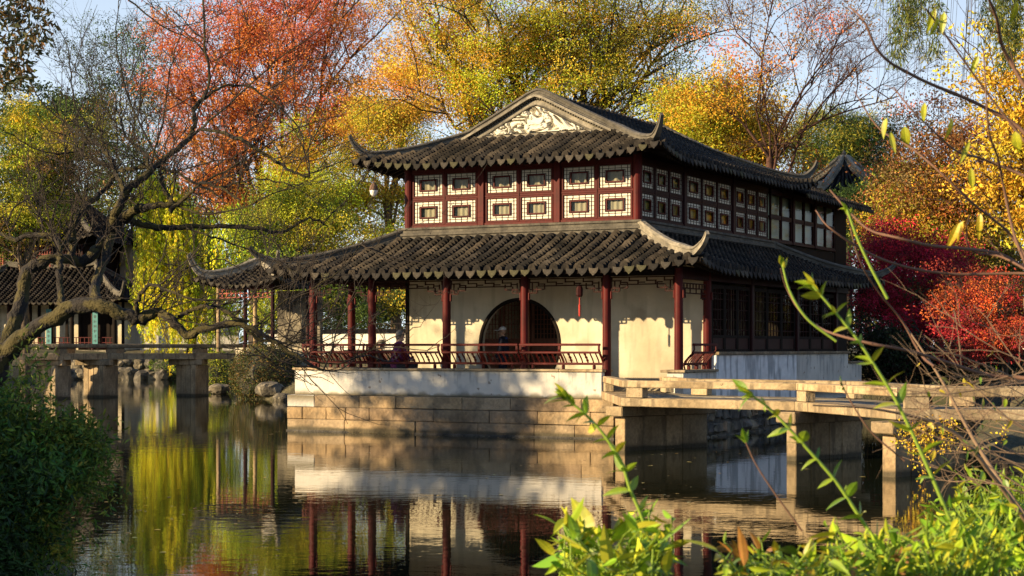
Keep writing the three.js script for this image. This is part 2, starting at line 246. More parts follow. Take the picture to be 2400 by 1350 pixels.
// ---- stone platform under the pavilion
{
  const t = thing('stone_platform', 'stone block platform with white plaster plinth under the pavilion', 'platform', ORG, TURN);
  const rows = [[0.60, 0.90, 'thin'], [0.30, 0.60, 'mid'], [-0.5, 0.30, 'low']];
  rows.forEach(([y0, y1], r) => {
    let x = -6.46; const end = 2.48;
    while (x < end - 0.02) {
      let w = [rr(0.8, 2.2), rr(0.35, 1.9), rr(0.9, 2.2)][r]; if (end - x - w < 0.4) w = end - x;
      part('stone_block', cbx(x + 0.005, x + w - 0.005, y0 + 0.004, y1 - 0.004, 0.05, 0.42 + rr(-0.012, 0.012) + r * 0.008, 0.014, 0.003), r === 0 && x < -6 ? M.plinth : pick(M.stones), t); x += w;
    }
    let z = 0.05; while (z > -4) { const w = rr(0.8, 1.8); part('stone_block', cbx(-6.46, -6.1, y0 + 0.004, y1 - 0.004, z - w + 0.005, z - 0.005, 0.014, 0.003), pick(M.stones), t); z -= w; }
  });
  part('stone_core', bx(-6.2, 2.4, -1.4, 0.86, -13.0, 0.12), M.stones[3], t);
  part('plinth_wall', cbx(-6.35, 2.10, 0.90, 1.515, -0.22, 0.25, 0.012), M.plinth, t);
  part('plinth_wall', cbx(-6.35, -5.85, 0.90, 1.515, -12.9, -0.225, 0.012), M.plinth, t);
  let x = -6.40; while (x < 2.13) { const w = Math.min(rr(0.9, 1.3), 2.14 - x); part('coping_slab', cbx(x + 0.003, x + w - 0.003, 1.516, 1.575, -0.28, 0.30, 0.012), pick(M.slabs), t); x += w; }
  let z = -0.29; while (z > -12.6) { part('coping_slab', cbx(-6.40, -5.78, 1.516, 1.575, z - 1.2, z - 0.006, 0.012), pick(M.slabs), t); z -= 1.2; }
  part('floor', bx(-5.84, 3.70, 0.87, FLOOR, -12.85, -0.23), M.floor, t);
  part('floor', bx(2.11, 3.70, 0.87, FLOOR + 0.01, -0.225, 0.26), M.deck, t);
  // right side: rubble footing, white base wall, low ledge by the entrance
  part('base_wall', cbx(3.72, 4.10, 0.655, 1.90, -7.6, -1.78, 0.012), M.streak, t).userData.label = 'white wall with grey vertical weather streaks';
  part('base_wall', cbx(3.72, 4.098, 0.655, 1.90, -12.20, -7.603, 0.012), M.plinth, t);
  part('base_wall', cbx(3.72, 4.096, 0.655, 1.62, -13.55, -12.203, 0.012), M.plinth, t);
  part('sill_slab', cbx(3.66, 4.16, 1.902, 1.975, -12.22, -1.80, 0.012), M.slabs[3], t);
  part('sill_slab', cbx(3.66, 4.16, 1.622, 1.68, -13.58, -12.23, 0.012), M.slabs[3], t);
  part('ledge_wall', cbx(3.70, 4.098, 0.655, 1.515, -1.775, 0.25, 0.012), M.plinth, t);
  part('coping_slab', cbx(3.56, 4.16, 1.517, 1.575, -1.772, 0.32, 0.012), M.slabs[3], t);
  part('waterline_stain', bx(-6.475, 2.492, -0.3, 0.035, 0.1, 0.446), M.ridgeDark, t);
  const nx = 26, ny = 3;                          // rubble stones of the side footing
  for (let j = 0; j < ny; j++) { let z = 0.30; while (z > -13.6) { const w = rr(0.3, 0.7), h = 0.30; const g = cbx(3.9, 4.075 + rr(0, 0.035), -0.24 + j * h + rr(.01, .05), 0.06 + j * h - rr(.01, .05), z - w + rr(.01, .03), z - rr(.01, .03), 0.045, 0.022); part('rubble_stone', g, pick([...M.rocks, M.stones[1]]), t); z -= w; } }
  part('rubble_core', bx(3.0, 4.03, -1.4, 0.652, -13.5, 0.28), M.rocks[2], t);
  let xx = 2.49; while (xx < 4.05) { for (const [y0, y1] of [[0.33, 0.86], [-0.5, 0.33]]) part('stone_block', cbx(xx + 0.005, Math.min(xx + 0.8, 4.1) - 0.005, y0 + 0.004, y1 - 0.004, 0.02, 0.25, 0.014, 0.003), pick(M.stones), t); xx += 0.8; }
}

// ---- pavilion
const pav = thing('pavilion', 'two-storey pavilion with dark tiled roofs, red lattice windows and moon gate', 'pavilion', ORG, TURN);

// hipped roof sides. cfg: eave rectangle, yAt(q) height at distance q in from the eave, lift and flare at the corners
function roofSides(c) {
  const ex = (c.x1 - c.x0) / 2, ez = (c.z1 - c.z0) / 2, mx = (c.x0 + c.x1) / 2, mz = (c.z0 + c.z1) / 2;
  const mk = (cx, cz, e, n, A) => {
    const f = { A, e, n, cx, cz, pos(a, q, up = 0) {
      const k = clamp(1 - (A - Math.abs(a)) / c.cornerLen), s = (1 - clamp(q / c.hipD)) ** 2, out = c.flare * k * k * s;
      const sgn = Math.sign(a), o2 = c.flare * k * k * k * s;
      return V(cx + e[0] * (a + sgn * o2) + n[0] * (out - q), c.yAt(q) + c.lift * k * k * s + up, cz + e[1] * (a + sgn * o2) + n[1] * (out - q));
    } };
    return f;
  };
  return { front: mk(mx, c.z1, [1, 0], [0, 1], ex), back: mk(mx, c.z0, [-1, 0], [0, -1], ex), right: mk(c.x1, mz, [0, -1], [1, 0], ez), left: mk(c.x0, mz, [0, 1], [-1, 0], ez) };
}
const tileLen = 0.125;
function tileRow(f, a, q1, q0, R, len) {          // overlapping barrel tiles up one row
  const tri = [], col = [], n = Math.max(1, Math.round((q1 - q0) / len)), seg = 6; let prev = null;
  const ring = (q, r, up) => { const p = f.pos(a, q, up), o = []; for (let k = 0; k <= seg; k++) { const t = k / seg * Math.PI, w = Math.cos(t) * r; o.push(V(p.x + f.e[0] * w, p.y + Math.sin(t) * r * 1.4 - 0.015, p.z + f.e[1] * w)); } return o; };
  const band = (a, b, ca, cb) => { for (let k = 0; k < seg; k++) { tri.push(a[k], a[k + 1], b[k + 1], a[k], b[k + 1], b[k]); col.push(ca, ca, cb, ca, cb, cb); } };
  for (let i = 0; i < n; i++) {
    const qa = lerp(q0, q1, i / n), qb = lerp(q0, q1, (i + 1) / n), j = 1 + rr(-0.05, 0.05);
    const lo = ring(qa, R * j, 0.040 + rr(-0.012, 0.012)), hi = ring(qb, R * 0.80 * j, -0.004);
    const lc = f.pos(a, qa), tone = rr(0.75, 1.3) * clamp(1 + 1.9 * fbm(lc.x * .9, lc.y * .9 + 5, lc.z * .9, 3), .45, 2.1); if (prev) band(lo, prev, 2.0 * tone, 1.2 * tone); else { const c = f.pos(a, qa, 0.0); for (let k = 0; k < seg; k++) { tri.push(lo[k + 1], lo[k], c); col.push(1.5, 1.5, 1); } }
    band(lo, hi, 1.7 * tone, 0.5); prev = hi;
  }
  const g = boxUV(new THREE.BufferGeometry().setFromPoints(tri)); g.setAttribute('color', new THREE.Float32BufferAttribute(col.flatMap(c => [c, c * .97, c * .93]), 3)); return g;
}
const dripGeo = (() => { const s = new THREE.Shape(); s.moveTo(-0.10, 0.045); s.quadraticCurveTo(0, 0.0, 0.10, 0.045); s.quadraticCurveTo(0.10, -0.05, 0.03, -0.10); s.lineTo(0, -0.135); s.lineTo(-0.03, -0.10); s.quadraticCurveTo(-0.10, -0.05, -0.10, 0.045); const g = new THREE.ExtrudeGeometry(s, { depth: 0.016, bevelEnabled: true, bevelSize: 0.004, bevelThickness: 0.004, bevelSegments: 1, curveSegments: 5 }); g.rotateX(-0.25); return boxUV(g); })();
function coverSide(parent, f, a0, a1, qmax, spacing, R, len = tileLen) {
  const n = Math.round((a1 - a0) / spacing), st = (a1 - a0) / n;
  for (let i = 0; i <= n; i++) {
    const a = a0 + i * st + rr(-.012, .012), q1 = qmax(a);
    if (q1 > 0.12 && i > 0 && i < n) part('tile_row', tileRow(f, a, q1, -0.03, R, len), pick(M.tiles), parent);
    if (i < n) { const m = part('drip_tile', dripGeo, pick(M.drips), parent), p = f.pos(a + st / 2, 0); m.position.set(p.x + f.n[0] * 0.035, p.y - 0.015, p.z + f.n[1] * 0.035); m.rotation.set(rr(-0.06, 0.06), Math.atan2(f.n[0], f.n[1]) + rr(-0.06, 0.06), rr(-0.05, 0.05)); m.scale.set(st / 0.29 * 1.15, rr(0.9, 1.1), 1); }
  }
}
function deckSide(parent, f, a0, a1, qmax, matTop, steps = 48, nq = 8) {   // pan tiles above, dark boards below, one closed slab
  const top = [], bot = []; const P = (a, s, up) => f.pos(a, Math.max(0, qmax(a)) * s, up);
  for (let i = 0; i < steps; i++) { const a = lerp(a0, a1, i / steps), b = lerp(a0, a1, (i + 1) / steps);
    for (let j = 0; j < nq; j++) { const s = j / nq, t = (j + 1) / nq; top.push(P(a, s, 0), P(b, s, 0), P(b, t, 0), P(a, s, 0), P(b, t, 0), P(a, t, 0)); bot.push(P(a, s, -0.09), P(b, t, -0.09), P(b, s, -0.09), P(a, s, -0.09), P(a, t, -0.09), P(b, t, -0.09)); }
    bot.push(P(a, 0, -0.004), P(a, 0, -0.09), P(b, 0, -0.09), P(a, 0, -0.004), P(b, 0, -0.09), P(b, 0, -0.004)); }
  part('pan_tiles', boxUV(new THREE.BufferGeometry().setFromPoints(top)), matTop, parent);
  part('soffit', boxUV(new THREE.BufferGeometry().setFromPoints(bot)), M.dark, parent);
}
function rafters(parent, f, a0, a1, qmax, sp) {
  const list = []; for (let a = a0; a <= a1; a += sp) { const q = Math.min(qmax(a), 1.6); if (q < 0.3) continue; const A = f.pos(a, 0.10, -0.13), B = f.pos(a, q, -0.13), d = B.clone().sub(A), g = new THREE.BoxGeometry(0.07, 0.07, d.length()); g.lookAt(d.normalize()); g.translate((A.x + B.x) / 2, (A.y + B.y) / 2, (A.z + B.z) / 2); list.push(boxUV(g)); }
  part('rafters', join(list), M.dark, parent, true);
}
const ridgeProfile = [[-0.12, -0.06], [-0.12, 0.07], [-0.085, 0.09], [-0.085, 0.20], [-0.125, 0.22], [-0.125, 0.27], [-0.075, 0.33], [0.075, 0.33], [0.125, 0.27], [0.125, 0.22], [0.085, 0.20], [0.085, 0.09], [0.12, 0.07], [0.12, -0.06]];

// lower roof, all round the body
const LOW = { x0: OL - 0.70, x1: OR + 0.70, z0: OB - 0.70, z1: 0.70, cornerLen: 2.4, lift: 0.20, flare: 0.16, hipD: 2.45, yAt: q => 3.84 + 0.31 * q + 0.045 * q * q };
const low = roofSides(LOW);
{
  const q = f => a => Math.min(2.45, f.A - Math.abs(a));
  for (const [k, sp, fine] of [['front', 0.287, 1], ['right', 0.287, 1], ['back', 0.4, 0], ['left', 0.287, 0]]) {
    const f = low[k]; deckSide(pav, f, -f.A, f.A, q(f), M.pan);
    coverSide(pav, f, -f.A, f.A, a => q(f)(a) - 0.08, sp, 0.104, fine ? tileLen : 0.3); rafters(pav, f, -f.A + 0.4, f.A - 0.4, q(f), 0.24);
  }
  const hip = (f, sg, mat, fat = 1) => {             // hip ridge from the body's corner to an upturned tip
    const pts = []; for (let i = 0; i <= 14; i++) { const qq = lerp(2.36, 0.30, i / 14); pts.push(f.pos(sg * (f.A - qq), qq, 0.05)); }
    const e = pts[14], dir = f.pos(sg * f.A, 0).sub(f.pos(sg * (f.A - 1), 1)); dir.y = 0; dir.normalize();
    for (const [o, u] of [[0.20, 0.00], [0.40, 0.05], [0.58, 0.13], [0.72, 0.20], [0.84, 0.30], [0.93, 0.42]]) pts.push(e.clone().addScaledVector(dir, o).add(V(0, u, 0)));
    part('hip_ridge', sweep(smooth(pts, 40), ridgeProfile, t => t < 0.6 ? [0.75, 0.72] : [lerp(0.75, 0.34, (t - 0.6) / 0.4), lerp(0.72, 0.26, (t - 0.6) / 0.4)]), mat, pav);
  };
  hip(low.front, 1, M.ridgeLight); hip(low.front, -1, M.ridge); hip(low.back, -1, M.ridge); hip(low.back, 1, M.ridge);
  // band where the lower roof meets the upper wall
  const band = [[-0.16, -0.20], [0.16, -0.20], [0.16, 0.0], [0.20, 0.02], [0.20, 0.07], [0.15, 0.09], [0.15, 0.15], [0.19, 0.17], [0.19, 0.22], [-0.16, 0.22]];
  const strip = (a, b, flip) => sweep([a, a.clone().lerp(b, 0.5), b], band.map(([x, y]) => [flip * x, y]));
  const y = 4.88, o = 0.05;
  part('ridge_band', strip(V(X0 - 0.2, y, ZF + o), V(X1 + 0.2, y, ZF + o), 1), M.ridge, pav);
  part('ridge_band', strip(V(X1 + o, y, ZF - 0.12), V(X1 + o, y, ZB + 0.12), 1), M.ridge, pav);
  part('ridge_band', strip(V(X0 - o, y, ZB + 0.12), V(X0 - o, y, ZF - 0.12), 1), M.ridge, pav);
  part('ridge_band', strip(V(X1 + 0.2, y, ZB - o), V(X0 - 0.2, y, ZB - o), 1), M.ridge, pav);
}
// upper roof: hip and gable, gable to the front
const UP = { x0: X0 - 0.9, x1: X1 + 0.9, z0: ZB - 0.9, z1: ZF + 0.9, cornerLen: 2.0, lift: 0.22, flare: 0.16, hipD: 1.9, yAt: q => 6.60 + 0.36 * q + 0.024 * q * q };
const up = roofSides(UP), HALF = (UP.x1 - UP.x0) / 2, GZ = UP.z1 - 1.9, GZB = UP.z0 + 1.9;
{
  const qf = a => Math.min(1.9, HALF - Math.abs(a)), qs = a => { const d = up.right.A - Math.abs(a); return d < 1.9 ? Math.max(d, 0) : HALF - 0.01; };
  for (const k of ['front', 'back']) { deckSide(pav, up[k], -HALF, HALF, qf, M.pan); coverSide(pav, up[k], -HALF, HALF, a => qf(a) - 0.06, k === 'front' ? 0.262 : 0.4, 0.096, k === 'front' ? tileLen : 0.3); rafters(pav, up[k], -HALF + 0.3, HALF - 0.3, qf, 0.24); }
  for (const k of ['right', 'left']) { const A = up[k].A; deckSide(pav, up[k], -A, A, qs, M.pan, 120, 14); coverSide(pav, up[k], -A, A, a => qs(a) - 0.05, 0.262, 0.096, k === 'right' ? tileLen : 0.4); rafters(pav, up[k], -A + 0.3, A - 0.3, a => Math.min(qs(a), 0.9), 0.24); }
  // verge over the gable running on into the hips, tip to tip
  const verge = (f, z, sgZ, mat) => {
    const pts = []; const hipSide = sg => { const o = []; const s = f === up.front ? sg : -sg; for (let i = 0; i <= 8; i++) { const q = lerp(0.28, 1.72, i / 8); o.push(f.pos(s * (HALF - q), q, 0.05)); } const dir = f.pos(s * HALF, 0).sub(f.pos(s * (HALF - 1), 1)); dir.y = 0; dir.normalize(); const e = o[0].clone(); for (const [d, u] of [[0.15, 0.03], [0.27, 0.10], [0.37, 0.19], [0.46, 0.29], [0.53, 0.41], [0.58, 0.54]]) o.unshift(e.clone().addScaledVector(dir, d).add(V(0, u, 0))); return o; };
    pts.push(...hipSide(-1));
    for (let i = 0; i <= 16; i++) { const x = lerp(-1.95, 1.95, i / 16); pts.push(V(CX + x, UP.yAt(HALF - Math.sqrt(x * x + 0.015)) + 0.03, z)); }
    pts.push(...hipSide(1).reverse());
    const n = 110, ends = t => { const e = Math.min(t, 1 - t); return e > 0.13 ? [0.75, 0.54] : [lerp(0.30, 0.75, e / 0.13), lerp(0.24, 0.54, e / 0.13)]; };
    part('verge_ridge', sweep(smooth(pts, n), ridgeProfile, ends), mat, pav);
  };
  verge(up.front, GZ - 0.06, 1, M.ridge); verge(up.back, GZB + 0.06, -1, M.ridge);
  // gable wall: cornice, dentils, frieze and carved relief
  const tri = (inset, drop, z0, z1, base) => { const s = new THREE.Shape(), w = 2.16 - inset * 2.4, n = 20; s.moveTo(CX - w, base); for (let i = 0; i <= n; i++) { const x = lerp(-w, w, i / n); s.lineTo(CX + x, Math.max(base, UP.yAt(HALF - Math.sqrt(x * x + 0.015)) - drop)); } s.lineTo(CX + w, base); const g = new THREE.ExtrudeGeometry(s, { depth: z1 - z0, bevelEnabled: false }); g.translate(0, 0, z0); return boxUV(g); };
  const base = 7.33;
  part('gable_wall', tri(0, -0.02, GZ - 0.10, GZ + 0.02, 7.2), M.plaster, pav);
  part('gable_wall', tri(0, -0.02, GZB - 0.02, GZB + 0.10, 7.2), M.plaster, pav);
  const along = (drop, w, th, proud, mat, name) => { for (const sg of [-1, 1]) { const pts = []; for (let i = 0; i <= 10; i++) { const x = sg * lerp(0.0, w, i / 10); pts.push(V(CX + x, UP.yAt(HALF - Math.sqrt(x * x + 0.015)) - drop, GZ + 0.02 + proud / 2)); } const g = sweep(pts, [[-proud / 2, -th / 2], [proud / 2, -th / 2], [proud / 2, th / 2], [-proud / 2, th / 2]]); part(name, g, mat, pav); } };
  along(0.0, 2.1, 0.06, 0.17, M.ridgeLight, 'cornice'); along(0.16, 1.9, 0.11, 0.05, M.ridgeLight, 'frieze'); along(0.225, 1.75, 0.025, 0.10, M.ridge, 'cornice'); along(0.255, 1.65, 0.02, 0.06, M.ridgeDark, 'cornice');
  const dent = []; for (let i = 0; i < 58; i++) { const x = lerp(-2.0, 2.0, i / 57); dent.push(bx(CX + x - 0.018, CX + x + 0.018, UP.yAt(HALF - Math.sqrt(x * x + 0.015)) - 0.085, UP.yAt(HALF - Math.sqrt(x * x + 0.015)) - 0.04, GZ + 0.02, GZ + 0.12)); }
  part('dentils', join(dent), M.ridge, pav, true);
  const rel = [], W = 1.62, NX = 120, NY = 60, P = (i, j) => { const x = lerp(-W, W, i / NX), topY = UP.yAt(HALF - Math.sqrt(x * x + 0.015)) - 0.275, y = lerp(base + 0.14, Math.max(base + 0.14, topY), j / NY); const u = x * 3.4 + 1.3 * Math.sin(y * 7 + x * 3), v = y * 4.2 + 1.0 * Math.cos(x * 6); const r = Math.abs(noise3.noise(u, v, 3.3)) + 0.5 * Math.abs(noise3.noise(u * 2.1, v * 2.1, 8)); return V(CX + x, y, GZ + 0.02 + 0.13 * sstep(0.10, 0.30, r) + 0.03 * sstep(.5, .7, r)); };
  for (let i = 0; i < NX; i++) for (let j = 0; j < NY; j++) { const a = P(i, j), b = P(i + 1, j), c = P(i + 1, j + 1), d = P(i, j + 1); rel.push(a, b, c, a, c, d); }
  part('carved_relief', boxUV(new THREE.BufferGeometry().setFromPoints(rel)), M.shell, pav);
  part('string_course', cbx(CX - 1.55, CX + 1.55, base + 0.03, base + 0.12, GZ + 0.02, GZ + 0.13), M.ridgeLight, pav);
  part('string_course', cbx(CX - 1.95, CX + 1.95, base - 0.10, base + 0.027, GZ + 0.02, GZ + 0.18), M.ridge, pav);
}
// upper storey walls: posts, rails and casements
const shellWin = {};
function casement(w, h) {                          // window frame > shell panel, lattice, inner frame, pane; drawn in its own xy plane, facing +z
  const k = `${w.toFixed(2)}_${h.toFixed(2)}`; if (shellWin[k]) return shellWin[k].clone();
  const fr = (w, h, t, z0, z1) => [bx(-w / 2, w / 2, h / 2 - t, h / 2, z0, z1), bx(-w / 2, w / 2, -h / 2, -h / 2 + t, z0, z1), bx(-w / 2, -w / 2 + t, -h / 2 + t, h / 2 - t, z0, z1), bx(w / 2 - t, w / 2, -h / 2 + t, h / 2 - t, z0, z1)];
  const m = new THREE.Mesh(join(fr(w, h, 0.035, -0.03, 0.035)), M.red); m.name = 'window';
  const W = w - 0.07, H = h - 0.07, iw = W * 0.52, ih = H * 0.46;
  const holed = new THREE.Shape([[-W / 2, -H / 2], [W / 2, -H / 2], [W / 2, H / 2], [-W / 2, H / 2]].map(p => new THREE.Vector2(...p))); holed.holes.push(new THREE.Path([[-iw / 2, -ih / 2], [-iw / 2, ih / 2], [iw / 2, ih / 2], [iw / 2, -ih / 2]].map(p => new THREE.Vector2(...p))));
  part('shell_panel', boxUV(new THREE.ExtrudeGeometry(holed, { depth: 0.008, bevelEnabled: false })), M.shell, m);
  const bars = [], t = 0.011, z0 = 0.006, z1 = 0.022, ring = (a, b) => fr(a, b, t, z0, z1);
  const levels = [[W * 0.985, H * 0.985], [W * 0.80, H * 0.74], [W * 0.64, H * 0.58]];
  for (const [a, b] of levels) bars.push(...ring(a, b));
  for (let l = 0; l < 2; l++) { const [a0, b0] = levels[l], [a1, b1] = levels[l + 1], n = 4 - l, off = l ? 0.5 : 0; for (let i = 0; i <= n; i++) { const f = (i + off) / n - 0.5; if (Math.abs(f) <= 0.5) { const x = f * a1 * 0.98, y = f * b1 * 0.98; bars.push(bx(x - t / 2, x + t / 2, b1 / 2 + .002, b0 / 2 - t, z0, z1 - .003), bx(x - t / 2, x + t / 2, -b0 / 2 + t, -b1 / 2 - .002, z0, z1 - .003), bx(-a0 / 2 + t, -a1 / 2 - .002, y - t / 2, y + t / 2, z0, z1 - .003), bx(a1 / 2 + .002, a0 / 2 - t, y - t / 2, y + t / 2, z0, z1 - .003)); } } }
  part('lattice', join(bars), M.lattice, m);
  part('pane_frame', join(fr(iw + 0.04, ih + 0.04, 0.03, -0.005, 0.03)), M.red, m);
  part('pane', bx(-iw / 2, iw / 2, -ih / 2, ih / 2, -0.004, 0.001), M.pane, m);
  shellWin[k] = m; return m.clone();
}
function plainWindow(w, h) {
  const k = `p${w.toFixed(2)}`; if (shellWin[k]) return shellWin[k].clone();
  const m = new THREE.Mesh(join([bx(-w / 2, w / 2, h / 2 - .035, h / 2, -.03, .03), bx(-w / 2, w / 2, -h / 2, -h / 2 + .035, -.03, .03), bx(-w / 2, -w / 2 + .04, -h / 2 + .035, h / 2 - .035, -.03, .03), bx(w / 2 - .04, w / 2, -h / 2 + .035, h / 2 - .035, -.03, .03)]), M.redDark); m.name = 'window';
  part('pane', bx(-w / 2 + .04, w / 2 - .04, -h / 2 + .035, h / 2 - .035, -.005, .003), M.pane, m); shellWin[k] = m; return m.clone();
}
const Y0 = 5.10, YS = 5.22, YM = 5.835, YT = 6.46;
function upperFace(dir, from, to, bays, nWin, mat, make) {   // dir 'x': the front (faces +z); 'z': the right side (faces +x)
  const put = (g, u, o = 0) => { if (dir === 'x') g.translate(u, 0, ZF + o); else { g.rotateY(Math.PI / 2); g.translate(X1 + o, 0, -0); g.translate(0, 0, u); } return g; };
  const sgn = Math.sign(to - from); let u = from;
  const L = (a, b) => (a + b) / 2;
  for (const bw of bays) {
    const a = u, b = u + sgn * bw, w = (bw - 0.20) / nWin;
    for (const [y0, y1, pr] of [[Y0, YS - 0.045, 0.05], [YM - 0.03, YM + 0.03, 0.03], [YT + 0.02, YT + 0.16, 0.05]]) part('rail', put(cbx(-bw / 2 + 0.10, bw / 2 - 0.10, y0, y1, -0.05, pr, 0.008), L(a, b)), mat, pav);
    for (let i = 0; i < nWin; i++) {
      const c = a + sgn * (0.10 + w * (i + 0.5));
      for (const [y0, y1] of [[YS - 0.043, YM - 0.032], [YM + 0.032, YT + 0.018]]) { const m = make(w - 0.05, y1 - y0); if (m.material === M.red && mat === M.redDark) m.material = M.redDark; if (dir === 'x') m.position.set(c, L(y0, y1), ZF); else { m.position.set(X1, L(y0, y1), c); m.rotation.y = Math.PI / 2; } pav.add(m); shadows(m); }
      if (i) { const cc = a + sgn * (0.10 + w * i); part('mullion', put(cbx(-0.024, 0.024, YS - 0.044, YT + 0.019, -0.04, 0.045, 0.006), cc), mat, pav); }
    }
    u = b;
    if (Math.abs(u - to) > 0.1) part('post', put(cbx(-0.098, 0.098, Y0, YT + 0.3, -0.08, 0.07, 0.02), u), mat, pav);
  }
}
upperFace('x', X0, X1, [2.11, 2.11, 2.11], 2, M.red, casement);
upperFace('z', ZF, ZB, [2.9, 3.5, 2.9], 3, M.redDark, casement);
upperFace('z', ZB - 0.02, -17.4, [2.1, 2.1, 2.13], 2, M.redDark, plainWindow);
for (const [x, z] of [[X0, ZF], [X1, ZF]]) part('corner_post', boxUV(lathe([[0.115, Y0 - 0.3], [0.115, YT + 0.25]], 14).translate(x, 0, z)), M.red, pav);
part('lintel', cbx(X0, X1, YT + 0.162, YT + 0.40, ZF - 0.10, ZF + 0.045, 0.01), M.dark, pav);
part('lintel', cbx(X1 - 0.10, X1 + 0.045, YT + 0.162, YT + 0.40, -17.4, ZF - 0.12, 0.01), M.dark, pav);
part('back_wall', bx(X0, X1 - 0.1, 1.05, 6.8, ZB - 0.2, ZB), M.plaster, pav);
part('left_wall', bx(X0 - 0.06, X0 + 0.06, Y0, 6.9, -18.4, ZF - 0.12), M.plaster, pav);
part('partition', bx(X0 + 0.07, X1 - 1.6, 5.0, 6.6, ZB - 3.2, ZB - 3.1), M.curtain, pav); part('partition', bx(X1 - 0.14, X1 - 0.112, 4.8, 6.6, -18.3, ZF - 0.2), std({ color: lin(0.22, 0.25, 0.19), roughness: 0.9 }), pav);
part('upper_floor', bx(X0 + 0.07, X1 - 0.11, 4.62, 4.75, -18.3, ZF - 0.12), M.room, pav);
part('ceiling', bx(X0 + 0.07, X1 - 0.11, 6.62, 6.7, -18.3, ZF - 0.12), M.room, pav);
{ // pleated curtains behind the upper glass
  const pleat = (a, b, fx) => { const tri = [], n = 90; for (let i = 0; i < n; i++) { const u = lerp(a, b, i / n), v = lerp(a, b, (i + 1) / n), d = q => 0.012 * Math.sin(q * 46), A = fx(u, d(u)), B = fx(v, d(v)); tri.push(V(A[0], 5.1, A[1]), V(B[0], 5.1, B[1]), V(B[0], 6.5, B[1]), V(A[0], 5.1, A[1]), V(B[0], 6.5, B[1]), V(A[0], 6.5, A[1])); } return boxUV(new THREE.BufferGeometry().setFromPoints(tri)); };
  for (const [a, b] of [[X0 + 0.15, -2.2], [-2.0, -0.1], [0.1, 1.98]]) part('curtain', pleat(a, b, (u, d) => [u, ZF - 0.06 + d]), M.curtain, pav);
}
// rear wing: same wall line, plain roof
{
  const f = { e: [0, -1], n: [1, 0], pos: (a, q, u = 0) => V(X1 + 0.78 - q, 6.50 + 0.34 * q + 0.02 * q * q + u, a) };
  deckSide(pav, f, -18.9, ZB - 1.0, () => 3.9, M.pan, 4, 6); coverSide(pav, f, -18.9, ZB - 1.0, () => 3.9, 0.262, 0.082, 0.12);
  const fl = { e: [0, 1], n: [-1, 0], pos: (a, q, u = 0) => V(X0 - 0.78 + q, 6.50 + 0.34 * q + 0.02 * q * q + u, a) };
  deckSide(pav, fl, -18.9, ZB - 1.0, () => 3.9, M.pan, 4, 6);
  part('wing_wall', bx(X0, X1 - 0.12, 1.05, 6.7, -18.6, -18.4), M.dark, pav); part('wing_wall', bx(X1 - 0.12, X1, 1.05, 6.7, -18.6, -17.42), M.dark, pav); part('wing_wall', bx(X1 - 0.3, X1 - 0.02, 1.05, 5.08, -17.4, ZB - 1.7), M.dark, pav);
}

